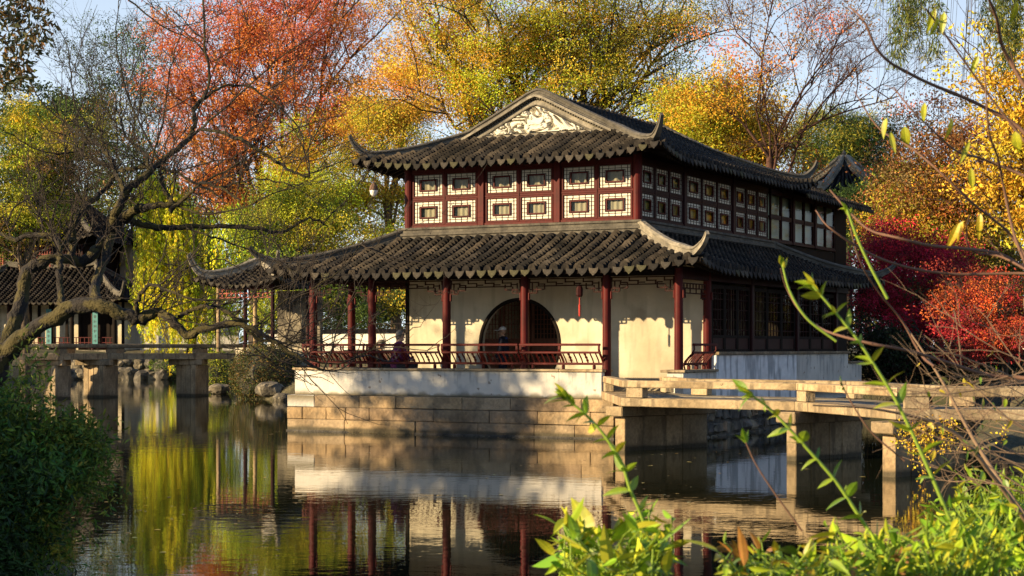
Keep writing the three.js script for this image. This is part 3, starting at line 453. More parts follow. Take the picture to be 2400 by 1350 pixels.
// ---- ground floor
{
  // front wall with a round gate
  const s = new THREE.Shape([[X0, FLOOR], [OR, FLOOR], [OR, 3.96], [X1, 4.45], [X0, 4.45]].map(p => new THREE.Vector2(...p))), h = new THREE.Path(); h.absarc(CX, 2.16, 1.105, 0, Math.PI * 2, true); s.holes.push(h);
  const g = new THREE.ExtrudeGeometry(s, { depth: 0.24, bevelEnabled: false, curveSegments: 48 }); g.translate(0, 0, ZF - 0.24); part('moon_gate_wall', boxUV(g), M.plaster, pav).userData.label = 'cream plaster wall with a round moon gate';
  const rim = new THREE.TorusGeometry(1.10, 0.05, 8, 64); rim.translate(CX, 2.16, ZF - 0.02); part('gate_rim', boxUV(rim), M.dark, pav);
  for (const [x, z] of [[OL, 0], [X0, 0], [-2.11, 0], [0, 0], [X1, 0], [OR, 0], [OL, ZF], [OL, -4.65], [OL, -8.15], [OL, -11.05], [OR, ZF]]) {
    const seat = z === 0 || x === OL; const y0 = x === X1 ? FLOOR : seat ? 1.577 : FLOOR;
    const c = part('column', boxUV(lathe([[0.001, y0], [0.102, y0], [0.100, y0 + 1.2], [0.092, 4.0]], 18).translate(x, 0, z - (z === 0 ? 0.0 : 0))), M.red, pav);
    part('bracket', join([cbx(-0.13, -0.095, 3.18, 3.36, -0.03, 0.03), cbx(0.095, 0.13, 3.18, 3.36, -0.03, 0.03)].map(q => q.translate(x, 0, z))), M.red, c);
  }
  part('wall_post', cbx(X0 - 0.10, X0 - 0.002, FLOOR, 4.3, ZF - 0.26, ZF + 0.03, 0.01), M.dark, pav);
  for (const [a, b] of [[OL, X0], [X0, -2.11], [-2.11, 0], [0, X1], [X1, OR]]) {
    part('beam', cbx(a + 0.1, b - 0.1, 3.70, 3.90, -0.07, 0.07, 0.012), M.dark, pav);
    // fretwork hanging below the beam
    const L = b - a - 0.2, c = (a + b) / 2, bars = [], t = 0.013, H = (x0, x1, y) => bars.push(bx(c + x0, c + x1, y - t, y + t, -0.016, 0.016)), U = (x, y0, y1) => bars.push(bx(c + x - t, c + x + t, y0, y1, -0.013, 0.013));
    H(-L / 2, L / 2, 3.535); H(-L / 2 + 0.25, L / 2 - 0.25, 3.37); H(-L / 2, -L / 2 + 0.42, 3.29); H(L / 2 - 0.42, L / 2, 3.29); H(-L / 2, -L / 2 + 0.22, 3.21); H(L / 2 - 0.22, L / 2, 3.21);
    const n = Math.max(4, Math.round(L / 0.24)); for (let i = 0; i <= n; i++) { const x = -L / 2 + 0.03 + (L - 0.06) * i / n; U(x, i % 2 ? 3.37 : 3.44, i % 2 ? 3.46 : 3.53); if (i < n && i % 2 === 0) { H(x, x + 0.24, 3.455); } if (i < n && i % 2) H(x, x + 0.17, 3.415); }
    for (const sg of [-1, 1]) { U(sg * (L / 2 - 0.10), 3.21, 3.45); U(sg * (L / 2 - 0.22), 3.21, 3.37); U(sg * (L / 2 - 0.42), 3.29, 3.42); U(sg * (L / 2 - 0.02), 3.2, 3.53); }
    part('fretwork', join(bars).translate(0, 0.14, 0), M.lattice, pav);
  }
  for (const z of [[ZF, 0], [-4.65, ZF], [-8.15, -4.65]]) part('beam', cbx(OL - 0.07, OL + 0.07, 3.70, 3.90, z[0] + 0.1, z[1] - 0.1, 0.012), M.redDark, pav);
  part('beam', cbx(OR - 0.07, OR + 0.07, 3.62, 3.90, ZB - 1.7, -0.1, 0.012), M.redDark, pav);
  { const bars = [], t = 0.013, H = (a, b, y) => bars.push(bx(OR - 0.014, OR + 0.014, y - t, y + t, a, b)), U = (z, y0, y1) => bars.push(bx(OR - 0.011, OR + 0.011, y0, y1, z - t, z + t)); for (const y of [3.53, 3.42, 3.31]) H(-1.62, -0.1, y); for (let i = 0; i <= 8; i++) U(-0.12 - i * 0.186, i % 2 ? 3.31 : 3.42, i % 2 ? 3.53 : 3.42 + 0.11); H(-0.4, -0.1, 3.21); U(-0.38, 3.2, 3.42); H(-1.62, -1.34, 3.21); U(-1.36, 3.2, 3.42); part('fretwork', join(bars), M.lattice, pav); }
  // ceiling over the veranda and hall interior
  part('ceiling', bx(X0 + 0.06, X1 - 0.31, 4.46, 4.60, ZB, ZF - 0.26), M.dark, pav);
  part('hall_wall', bx(X0 - 0.05, X0 + 0.05, FLOOR, 4.45, ZB, ZF - 3.3), M.plaster, pav);
  part('hall_wall', bx(X0 - 0.05, X0 + 0.05, FLOOR, 4.45, ZF - 1.4, ZF - 0.262), M.plaster, pav);
  for (let i = 0; i < 7; i++) {                       // lattice doors across the hall
    const x = -3.6 + i * 0.86, z = ZF - 2.3, m = part('lattice_door', join([bx(x, x + 0.06, FLOOR, 3.6, z - .03, z + .03), bx(x + 0.74, x + 0.80, FLOOR, 3.6, z - .03, z + .03), bx(x + 0.06, x + 0.74, FLOOR, 1.85, z - .02, z + .01), bx(x + 0.06, x + 0.74, 1.98, 2.04, z - .03, z + .03), bx(x + 0.06, x + 0.74, 2.25, 2.31, z - .03, z + .03), bx(x + 0.06, x + 0.74, 2.04, 2.25, z - .02, z + .005), bx(x + 0.06, x + 0.74, 3.54, 3.6, z - .03, z + .03)]), M.brown, pav);
    const b = []; for (let k = 1; k < 7; k++) b.push(bx(x + .06 + k * .097 - .008, x + .06 + k * .097 + .008, 2.31, 3.54, z - .012, z + .012)); for (let k = 1; k < 10; k++) b.push(bx(x + .06, x + .74, 2.31 + k * .123 - .008, 2.31 + k * .123 + .008, z - .01, z + .01)); part('lattice', join(b), M.brown, m);
  }
  part('hall_wall', bx(X0, X1, FLOOR, 4.45, ZF - 6.2, ZF - 6.0), M.room, pav);
  // long windows of the right side
  const bays = [[ZF - 0.1, -4.65], [-4.65, -8.15], [-8.15, -11.6]];
  for (const [a, b] of bays) {
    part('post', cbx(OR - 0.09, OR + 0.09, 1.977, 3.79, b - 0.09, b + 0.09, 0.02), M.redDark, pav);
    const n = 3, w = (Math.abs(b - a) - 0.2) / n;
    for (let i = 0; i < n; i++) {
      const c = a - 0.1 - w * (i + 0.5), g = [bx(OR - .03, OR + .03, 1.98, 3.55, c - w / 2 + .01, c - w / 2 + .08), bx(OR - .03, OR + .03, 1.98, 3.55, c + w / 2 - .08, c + w / 2 - .01), bx(OR - .03, OR + .03, 3.47, 3.55, c - w / 2 + .08, c + w / 2 - .08), bx(OR - .03, OR + .03, 2.30, 2.37, c - w / 2 + .08, c + w / 2 - .08), bx(OR - .03, OR + .03, 1.98, 2.04, c - w / 2 + .08, c + w / 2 - .08)];
      const m = part('window', join(g), M.dark, pav);
      part('panel', bx(OR - .015, OR + .012, 2.04, 2.30, c - w / 2 + .08, c + w / 2 - .08), M.redDark, m);
      const bars = []; for (let k = 1; k < 4; k++) { const z = c - w / 2 + .08 + (w - .16) * k / 4; bars.push(bx(OR - .012, OR + .014, 2.37, 3.47, z - .012, z + .012)); } for (const y of [2.5, 2.74, 2.98, 3.22, 3.36]) bars.push(bx(OR - .010, OR + .011, y - .009, y + .009, c - w / 2 + .08, c + w / 2 - .08));
      part('lattice', join(bars), M.lattice, m); part('pane', bx(OR - .02, OR - .016, 2.37, 3.47, c - w / 2 + .08, c + w / 2 - .08), M.pane, m);
    }
  }
  part('lintel', bx(OR - 0.05, OR + 0.05, 3.551, 3.559, -11.6, ZF - 0.12), M.dark, pav);
  part('side_wall', bx(OR - 0.12, OR + 0.03, 1.69, 3.9, OB + 0.1, -11.7), M.dark, pav); part('side_wall', bx(X1, OR - 0.13, 1.05, 4.4, OB, OB + 0.14), M.dark, pav);

  // bench backs that lean out over the water
  const prof = s => [0.06 + 0.20 * Math.sin(s * Math.PI * 0.62) * s ** 0.6, s];                 // outward lean for height share s
  function benchBack(a, b, axis, fixed, out, label) {        // from a to b along x ('x') or z ('z'); leans to +out
    const L = Math.abs(b - a), c = (a + b) / 2, yB = 1.70, yM = 1.96, yT = 2.14, sec = y => { const s = (y - 1.6) / 0.54; return 0.03 + 0.22 * s - 0.10 * Math.sin(s * 6.28) * 0.6; };
    const bar = (y, h, w) => cbx(-L / 2, L / 2, y - h / 2, y + h / 2, sec(y) - w / 2, sec(y) + w / 2, 0.008);
    const slat = (x, w, fat, y0 = yB, y1 = yM) => { const pts = [], n = 6; for (let i = 0; i <= n; i++) { const y = lerp(y0, y1, i / n); pts.push(V(x, y, sec(y))); } const list = []; for (let i = 0; i < n; i++) { const A = pts[i], B = pts[i + 1], ww = fat ? w * [0.7, 1.5, 0.8, 1.6, 0.8, 1.4][i] : w, d = B.clone().sub(A), g = new THREE.BoxGeometry(ww, d.length() + 0.004, 0.022); g.rotateX(Math.atan2(d.z, d.y)); g.translate((A.x + B.x) / 2, (A.y + B.y) / 2, (A.z + B.z) / 2); list.push(boxUV(g)); } return join(list); };
    const place = g => { if (axis === 'x') g.translate(c, 0, fixed); else { g.rotateY(out > 0 ? Math.PI / 2 : -Math.PI / 2); g.translate(fixed, 0, c); } return g; };
    const top = part('railing', place(join([bar(yT, 0.055, 0.06), bar(yM, 0.05, 0.045), bar(yB, 0.055, 0.05)])), M.red, pav); if (label) top.userData.label = label;
    for (const sg of [-1, 0, 1]) { part('railing_post', place(slat(sg * (L / 2 - 0.03), 0.05, false, 1.58, yT - 0.02)), M.red, top); part('railing_leg', place(cbx(sg * (L / 2 - 0.25) - 0.03, sg * (L / 2 - 0.25) + 0.03, 1.577, yB - 0.028, 0.0, 0.08)), M.red, top); }
    const n = Math.round(L / 0.135); for (let i = 1; i < n; i++) part('baluster', place(slat(-L / 2 + L * i / n, i % 3 ? 0.024 : 0.036, i % 3 === 0, yB + 0.026, yM - 0.024)), M.red, top);
  }
  for (const [a, b] of [[OL - 0.12, X0 - 0.02], [X0 + 0.02, -2.13], [-2.09, -0.02], [0.02, X1 - 0.02]]) benchBack(a, b, 'x', 0.06, 1);
  benchBack(-1.75, -0.12, 'z', OL - 0.06, -1); benchBack(-4.6, -1.8, 'z', OL - 0.06, -1);
  benchBack(-1.62, -0.20, 'z', OR + 0.02, 1, 'short red bench back beside the entrance');
  // drop lamp tassel
}
// hung things
{
  const p = L2W(X0 - 0.62, 6.05, ZF + 0.70), t = thing('hanging_lamp', 'small egg-shaped brown and white lamp hanging under upper left eave', 'lamp', p, TURN);
  part('lamp_shade', boxUV(lathe([[0.001, 0.20], [0.03, 0.19], [0.09, 0.12], [0.115, 0.03], [0.112, 0.0], [0.105, 0.0]], 18)), tint(T.wood, 0.16, 0.09, 0.06), t);
  part('bulb', boxUV(lathe([[0.104, -0.002], [0.10, -0.05], [0.07, -0.12], [0.03, -0.155], [0.001, -0.16]], 18)), std({ color: lin(0.75, 0.73, 0.68), roughness: 0.35 }), t);
  part('cord', tube([V(0, 0.19, 0), V(0.004, 0.4, 0), V(0, 0.62, 0)], [0.008, 0.008, 0.008], 6), M.dark, t);
  const q = L2W(1.42, 3.18, 0.0), l = thing('red_lantern', 'dark red lantern with hanging red tassel below the front eave', 'lantern', q, TURN);
  part('lantern_body', boxUV(lathe([[0.001, 0.06], [0.06, 0.06], [0.08, 0.10], [0.085, 0.24], [0.06, 0.32], [0.001, 0.33]], 8)), M.redDark, l);
  part('tassel', boxUV(lathe([[0.001, 0.06], [0.012, 0.05], [0.012, -0.10], [0.026, -0.13], [0.022, -0.38], [0.001, -0.40]], 8)), std({ color: lin(0.42, 0.03, 0.02), roughness: 0.8 }), l);
  part('cord', tube([V(0, 0.32, 0), V(0, 0.38, 0)], [0.006, 0.006], 5), M.dark, l);
}

// ---------------------------------------------------------------- bridges
function offsetLine(pts, d) {                    // plan points [x, z] moved sideways with mitred corners
  return pts.map((p, i) => { const n = (a, b) => { const dx = b[0] - a[0], dz = b[1] - a[1], l = Math.hypot(dx, dz); return [-dz / l, dx / l]; }; const n0 = n(pts[Math.max(0, i - 1)], pts[Math.max(1, i)]), n1 = n(pts[Math.min(i, pts.length - 2)], pts[Math.min(i + 1, pts.length - 1)]); const m = [n0[0] + n1[0], n0[1] + n1[1]], l2 = m[0] ** 2 + m[1] ** 2; const k = 2 * d / l2; return [p[0] + m[0] * k, p[1] + m[1] * k]; });
}
const shrink = (q, m) => { const c = q.reduce((a, p) => [a[0] + p[0] / q.length, a[1] + p[1] / q.length], [0, 0]); return q.map(p => { const dx = p[0] - c[0], dz = p[1] - c[1], l = Math.hypot(dx, dz); return [p[0] - dx / l * m, p[1] - dz / l * m]; }); };
function bridge(t, near, far, yDeck, thick, rails, nSlab) {
  for (let i = 0; i + 1 < near.length; i++) for (let k = 0; k < nSlab; k++) {
    const P = (j, s) => [lerp(near[j][0], far[j][0], s), lerp(near[j][1], far[j][1], s)];
    part('deck_slab', prism(shrink([P(i, k / nSlab), P(i + 1, k / nSlab), P(i + 1, (k + 1) / nSlab), P(i, (k + 1) / nSlab)], 0.006), yDeck - thick - (k ? rr(0, 0.01) : 0), yDeck - (k ? rr(0.002, 0.012) : 0), 0.012), pick(k ? [M.deck] : M.slabs), t);
  }
  for (const [line, sg] of [[near, rails.sign], [far, -rails.sign]]) {
    const a = offsetLine(line, sg * 0.03), b = offsetLine(line, sg * (0.03 + rails.w));
    for (let i = 0; i + 1 < line.length; i++) part('rail_beam', prism(shrink([a[i], a[i + 1], b[i + 1], b[i]], 0.004), yDeck + rails.gap, yDeck + rails.gap + rails.h, 0.014), pick(M.slabs), t);
    for (let i = 0; i < line.length; i++) {
      const c = [(a[i][0] + b[i][0]) / 2, (a[i][1] + b[i][1]) / 2], nx = line[Math.min(i + 1, line.length - 1)], pv = line[Math.max(0, Math.min(i, line.length - 2))];
      const g = cbx(-0.2, 0.2, yDeck + 0.002, yDeck + rails.gap - 0.002, -rails.w / 2 + 0.01, rails.w / 2 - 0.01, 0.012); g.rotateY(-Math.atan2(nx[1] - pv[1], nx[0] - pv[0])); const s = i === 0 ? 0.24 : i === line.length - 1 ? -0.24 : 0.24, l = Math.hypot(nx[0] - pv[0], nx[1] - pv[1]); g.translate(c[0] + (nx[0] - pv[0]) / l * s, 0, c[1] + (nx[1] - pv[1]) / l * s); part('rail_block', g, pick(M.slabs), t);
    }
  }
}
{
  const t = thing('zigzag_bridge', 'pale granite zigzag bridge with low stone rails leading right from the pavilion', 'bridge');
  const near = [[2.03, -39.15], [2.15, -34.3], [5.2, -31.8], [6.2, -27.9], [15, -26.8]], far = [[3.52, -38.42], [3.9, -36.3], [6.75, -33.9], [7.5, -29.4], [15, -28.4]];
  bridge(t, near, far, 1.08, 0.17, { sign: -1, w: 0.22, gap: 0.205, h: 0.14 }, 3);
  const pier = (a, b, th) => {                     // a wall of upright slabs from a to b, with a cap stone on top
    const dx = b[0] - a[0], dz = b[1] - a[1], L = Math.hypot(dx, dz), ang = -Math.atan2(dz, dx), n = 4; let u = 0; const ws = [0.22, 0.27, 0.2, 0.31];
    for (let i = 0; i < n; i++) { const w = ws[i] * L, g = cbx(u + 0.004, u + w - 0.004, -1.4, 0.69, -th / 2 + rr(-.008, .008), th / 2 + rr(-.008, .008), 0.012, 0.002); g.rotateY(ang); g.translate(a[0], 0, a[1]); part('pier_slab', g, pick(M.slabs), t); u += w; }
    const c = cbx(-0.18, L + 0.15, 0.693, 0.895, -th / 2 - 0.10, th / 2 + 0.10, 0.02, 0.004); c.rotateY(ang); c.translate(a[0], 0, a[1]); part('cap_stone', c, pick(M.slabs), t);
  };
  pier([2.17, -34.75], [4.0, -36.3], 0.28); pier([5.12, -31.7], [6.6, -33.1], 0.24); pier([6.05, -27.75], [7.5, -29.0], 0.26);
}
{
  const t = thing('flat_bridge', 'long grey stone bridge on tall slab piers in front of the willow', 'bridge');
  const P = (px, d) => [(px - 1200) / FOCAL * d, -d];
  const near = [P(-420, 67), P(138, 69.5), P(252, 72), P(455, 73.5), P(582, 75)], far = near.map(([x, z]) => [x - 0.2, z - 1.5]);
  bridge(t, near, far, 1.83, 0.26, { sign: -1, w: 0.28, gap: 0.22, h: 0.17 }, 2);
  const pier = (px, d, w) => { const [x, z] = P(px, d); for (let i = 0; i < 4; i++) { const g = cbx(-w / 2 + i * w / 4 + .004, -w / 2 + (i + 1) * w / 4 - .004, -1.4, 1.33, -1.0 + rr(-.01, .01), 0.0 + rr(-.01, .01), 0.012, 0.002); g.rotateY(-0.42); g.translate(x, 0, z - 0.15); part('pier_slab', g, pick(M.slabs), t); } part('cap_stone', cbx(x - w / 2 - .22, x + w / 2 + .22, 1.333, 1.565, z - 1.42, z + 0.02, 0.02, .004), pick(M.slabs), t); };
  pier(104, 69.6, 1.0); pier(217, 71.6, 1.02); pier(434, 73.6, 1.0);
}

// ---------------------------------------------------------------- simpler halls further off
function hallRoof(t, w, dp, y0, rise, over, sp, o = {}) {   // hipped roof on a group, w along x, dp along z, centred
  const c = { x0: -w / 2 - over, x1: w / 2 + over, z0: -dp / 2 - over, z1: dp / 2 + over, cornerLen: 2.2, lift: 0.35, flare: 0.2, hipD: dp / 2 + over, yAt: q => y0 + rise / (dp / 2 + over) * (0.75 * q + 0.25 * q * q / (dp / 2 + over)) };
  const r = roofSides(c), D = dp / 2 + over;
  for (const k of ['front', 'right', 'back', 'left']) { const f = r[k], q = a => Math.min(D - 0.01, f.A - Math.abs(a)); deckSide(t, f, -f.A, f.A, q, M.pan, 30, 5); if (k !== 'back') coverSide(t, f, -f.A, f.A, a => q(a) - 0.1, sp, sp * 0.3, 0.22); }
  for (const [f, sg] of [[r.front, 1], [r.front, -1], [r.back, 1], [r.back, -1]]) { const pts = []; for (let i = 0; i <= 8; i++) { const q = lerp(D - 0.05, 0.3, i / 8); pts.push(f.pos(sg * (f.A - q), q, 0.05)); } const e = pts[8], dir = f.pos(sg * f.A, 0).sub(f.pos(sg * (f.A - 1), 1)); dir.y = 0; dir.normalize(); for (const [a, b] of [[0.25, 0.08], [0.5, 0.3], [0.7, 0.65], [0.8, 0.95]]) pts.push(e.clone().addScaledVector(dir, a).add(V(0, b, 0))); part('hip_ridge', sweep(smooth(pts, 26), ridgeProfile, u => u < 0.7 ? 1 : lerp(1, 0.5, (u - 0.7) / 0.3)), o.ridge ?? M.ridge, t); }
  const RL = w / 2 - dp / 2; if (RL > 0.1) { const yR = c.yAt(D); part('top_ridge', sweep(smooth([V(-RL - 0.2, yR + 0.25, 0), V(-RL * 0.6, yR + 0.03, 0), V(0, yR, 0), V(RL * 0.6, yR + 0.03, 0), V(RL + 0.2, yR + 0.25, 0)], 16), ridgeProfile), o.ridge ?? M.ridge, t); }
}
const hang = (w, y, h, z, n) => { const bars = []; for (let i = 0; i <= n; i++) bars.push(bx(-w / 2 + i * w / n - .025, -w / 2 + i * w / n + .025, y - h, y, z - .03, z + .03)); for (const yy of [y, y - h / 2, y - h]) bars.push(bx(-w / 2, w / 2, yy - .025, yy + .025, z - .026, z + .026)); return join(bars); };
{ // small open corridor pavilion left of the main one
  const p = at(618, 812, 73); const t = thing('corridor_pavilion', 'small pavilion roof with upturned eaves left behind the main pavilion', 'pavilion', [p.x, 0, p.z], -0.45);
  const w = 2.7, d = 2.7; hallRoof(t, w, d, 4.62, 1.0, 0.55, 0.30, { ridge: M.ridgeLight });
  for (const [x, z] of [[-w / 2, d / 2], [w / 2, d / 2], [-w / 2, -d / 2], [w / 2, -d / 2], [0, d / 2]]) part('column', boxUV(lathe([[.09, 1.9], [.085, 4.7]], 10).translate(x, 0, z)), x < 0 ? M.slabs[2] : M.redDark, t);
  part('fretwork', hang(w, 4.5, 0.35, d / 2 + .03, 12), M.redFaded, t); part('beam', bx(-w / 2, w / 2, 4.5, 4.7, d / 2 - .08, d / 2 + .07), M.redDark, t);
  part('wall', bx(-0.2, w / 2 + 0.6, 1.0, 4.5, -d / 2 - .2, -d / 2), M.rocks[1], t); part('low_wall', bx(-w / 2 + .9, w / 2 + 2.0, 0.9, 2.06, d / 2 - .25, d / 2 + .05), M.plaster, t);
}
{ // two-storey hall on the far left bank
  const p = at(120, 812, 122); const t = thing('lakeside_hall', 'two-storey hall with dark tiled roofs and blue couplet boards on the far left bank', 'hall', [p.x, 0, p.z], -0.25);
  part('plinth', bx(-9, 7, -1, 1.9, -3.8, 3.4), M.rocks[1], t);
  hallRoof(t, 13.2, 6.4, 5.1, 2.6, 1.0, 0.42, { ridge: M.ridge });
  part('wall', bx(-6.4, 6.4, 1.9, 5.2, -3.0, 1.6), M.plaster, t);
  for (let i = 0; i <= 8; i++) part('column', boxUV(lathe([[.15, 1.9], [.14, 5.3]], 10).translate(-6.4 + i * 1.6, 0, 2.9)), i % 4 === 3 ? M.redDark : M.dark, t);
  for (let i = 0; i <= 12; i++) part('wall_post', bx(-6.4 + i * 1.066 - .09, -6.4 + i * 1.066 + .09, 1.9, 5.2, 1.61, 1.7), M.dark, t);
  part('doorway', bx(3.0, 5.9, 1.9, 4.6, 1.6, 1.66), M.dark, t); part('eave_beam', bx(-6.6, 6.6, 5.0, 5.3, 2.7, 3.0), M.redDark, t);
  part('railing', hang(12.8, 2.75, 0.7, 2.9, 40), M.red, t);
  const teal = std({ color: lin(0.03, 0.17, 0.18), roughness: 0.6 }), ink = std({ color: lin(0.02, 0.05, 0.06), roughness: 0.7 });
  for (const [x, glyphs] of [[1.55, 7], [5.05, 7]]) { const b = part('couplet_board', cbx(x - .2, x + .2, 2.3, 4.7, 3.06, 3.11), teal, t); const g = []; for (let i = 0; i < glyphs; i++) for (let k = 0; k < 5; k++) { const y = 4.5 - i * 0.33, s = rr(-.08, .08); g.push(k % 2 ? bx(x + s - .012, x + s + .012, y - .1, y + .1, 3.112, 3.118) : bx(x - .1, x + .1, y + s - .012, y + s + .012, 3.112, 3.117)); } part('brush_writing', join(g), ink, b); }
  const u = new THREE.Group(); u.name = 'upper_storey'; u.position.set(-1.8, 4.0, -2.6); t.add(u);
  hallRoof(u, 9.5, 6.0, 5.6, 3.6, 0.9, 0.42, { ridge: M.ridgeDark }); part('wall', bx(-4.4, 4.4, 2.0, 5.7, -2.7, 2.6), M.dark, u);
  for (let i = 0; i < 7; i++) { const x = -4.3 + i * 1.24; part('lattice_window', join([bx(x, x + .1, 2.4, 5.3, 2.61, 2.72), bx(x + 1.05, x + 1.15, 2.4, 5.3, 2.61, 2.72), bx(x + .1, x + 1.05, 5.2, 5.3, 2.61, 2.72), bx(x + .1, x + 1.05, 3.2, 3.3, 2.61, 2.72), bx(x + .1, x + 1.05, 2.4, 3.2, 2.61, 2.66), ...[1, 2, 3, 4].map(k => bx(x + .1 + k * .19 - .02, x + .1 + k * .19 + .02, 3.3, 5.2, 2.61, 2.67)), ...[1, 2, 3, 4, 5, 6].map(k => bx(x + .1, x + 1.05, 3.3 + k * .27 - .02, 3.3 + k * .27 + .02, 2.61, 2.665))]), i % 3 === 1 ? M.redFaded : M.redDark, u); }
}
{ // lit gable end right of it
  const p = at(305, 812, 126); const t = thing('white_gable_house', 'house with pale plaster gable wall behind the willow', 'house', [p.x, 0, p.z], -0.5);
  const s = new THREE.Shape([[-3.2, 1], [3.2, 1], [3.2, 7.4], [0, 9.8], [-3.2, 7.4]].map(q => new THREE.Vector2(...q))); part('wall', boxUV(new THREE.ExtrudeGeometry(s, { depth: 7, bevelEnabled: false }).translate(0, 0, -7)), M.plaster, t);
  for (const sg of [-1, 1]) part('roof', sweep([V(0, 9.95, -3.5), V(sg * 1.8, 8.6, -3.5), V(sg * 3.8, 7.15, -3.5)], [[-3.8, -.1], [3.8, -.1], [3.8, .1], [-3.8, .1]]), M.pan, t);
}
{ // pointed roof behind the right end of the main pavilion
  const p = at(1978, 812, 92); const t = thing('hexagon_pavilion', 'pointed tiled pavilion roof with pale ridges rising behind the right end', 'pavilion', [p.x, 0, p.z], -0.09);
  const n = 6, R = 2.7, yE = 10.2, yT = 12.15, tri = [];
  const P = (k, s, off = 0) => { const a = k / n * 2 * Math.PI, r = R * s; return V(Math.cos(a) * r, lerp(yT, yE, s ** 0.8) + off + 0.25 * Math.max(0, s - 0.8), Math.sin(a) * r); };
  for (let k = 0; k < n; k++) for (let i = 0; i < 8; i++) { const a = P(k, i / 8), b = P(k, (i + 1) / 8), c = P(k + 1, (i + 1) / 8), d = P(k + 1, i / 8); tri.push(a, c, b, a, d, c); }
  part('roof', boxUV(new THREE.BufferGeometry().setFromPoints(tri)), M.pan, t);
  for (let k = 0; k < n; k++) { const pts = []; for (let i = 0; i <= 8; i++) pts.push(P(k, 0.05 + i / 8 * 0.97, 0.05)); pts.push(P(k, 1.12, 0.3)); part('hip_ridge', sweep(pts, ridgeProfile), M.ridgeLight, t);
    for (let j = 1; j < 8; j++) { const s0 = 1, A = P(k, 1).lerp(P(k + 1, 1), j / 8), f = Math.min(j, 8 - j) / 4, B = P(k, 1 - f).lerp(P(k + 1, 1 - f), j / 8); part('tile_row', tube([B.add(V(0, .03, 0)), B.clone().lerp(A, 0.5).add(V(0, -0.05, 0)), A.add(V(0, .03, 0))], [.07, .07, .07], 6), pick(M.tiles), t); }
    const a = k / n * 2 * Math.PI; part('column', boxUV(lathe([[.12, 1], [.12, 10.3]], 8).translate(Math.cos(a) * 2, 0, Math.sin(a) * 2)), M.redDark, t); }
  part('finial', boxUV(lathe([[.001, 12.6], [.07, 12.5], [.14, 12.4], [.10, 12.32], [.2, 12.25], [.22, 12.05]], 10)), M.ridge, t);
}
{ // lit garden wall seen through the veranda, and grey garden wall at the right edge
  const mk = (px0, px1, d0, d1, y0, y1, label, mat) => { const a = at(px0, HZ, d0), b = at(px1, HZ, d1), L = Math.hypot(b.x - a.x, b.z - a.z); const t = thing('garden_wall', label, 'wall', [(a.x + b.x) / 2, 0, (a.z + b.z) / 2], -Math.atan2(b.z - a.z, b.x - a.x)); part('wall', bx(-L / 2, L / 2, y0, y1, -0.15, 0.15), mat, t); part('tile_coping', sweep([V(-L / 2 - .1, y1, 0), V(0, y1, 0), V(L / 2 + .1, y1, 0)], [[-.28, 0.01], [.28, 0.01], [.06, .2], [-.06, .2]]), M.pan, t); };
  mk(632, 1010, 86, 80, 0.8, 2.75, 'sunlit white garden wall seen through the left veranda', M.plinth);
  mk(2255, 2500, 82, 74, 0.8, 4.1, 'grey white garden wall at right edge behind the red maples', M.plinth);
  mk(330, 560, 119, 119, 0.8, 4.4, 'shaded white garden wall behind the willow strands', M.plinth);
}
// ---------------------------------------------------------------- rocks
function rockGeo(sx, sy, sz) { let g = new THREE.IcosahedronGeometry(1, 3); const p = g.attributes.position, o = rnd() * 100; for (let i = 0; i < p.count; i++) { const x = p.getX(i), y = p.getY(i), z = p.getZ(i), k = 1 + 0.45 * fbm(x * 1.3 + o, y * 1.3, z * 1.3, 4) + 0.15 * Math.abs(noise3.noise(x * 4 + o, y * 4, z * 4)); p.setXYZ(i, x * k * sx, y * k * sy, z * k * sz); } return boxUV(g); }
{
  const ord = 'first second third fourth fifth sixth seventh eighth ninth tenth eleventh twelfth thirteenth fourteenth fifteenth sixteenth seventeenth eighteenth nineteenth twentieth'.split(' ');
  for (let i = 0; i < 40; i++) { const up = i % 2, k = i >> 1, px = lerp(80, 545, (k + up * .5) / 20) + rr(-5, 5), d = up ? 113.6 : rr(111, 112), s = rr(0.4, 0.85), sq = rr(0.6, 1), p = at(px, HZ, d), mi = Math.floor(rnd() * 4); const t = thing('bank_rock', `${['grey', 'light grey', 'dark', 'pale'][mi]} ${sq < .75 ? 'squat' : 'rounded'} rock, ${ord[k]} from the left in the ${up ? 'upper' : 'lower'} row along the far shore`, 'rock', [p.x, up ? rr(.7, 1.0) : rr(.05, .3), p.z], rr(0, 6), 'rocks along the far shore'); part('stone', rockGeo(s, s * sq, s), M.rocks[mi], t); }
  for (const [px, py, d, s, lab] of [[630, 912, 67.6, 0.42, 'pale rounded boulder at the foot of the ivy mound'], [662, 934, 67.2, 0.3, 'small pale rock at waterline beside the ivy mound'], [516, 912, 77, 0.36, 'upright pale rock under bridge end near ivy mound']]) { const p = at(px, py, d), t = thing('boulder', lab, 'rock', p, rr(0, 6)); part('stone', rockGeo(s * 1.3, s * 0.7, s), M.rocks[1], t); }
}

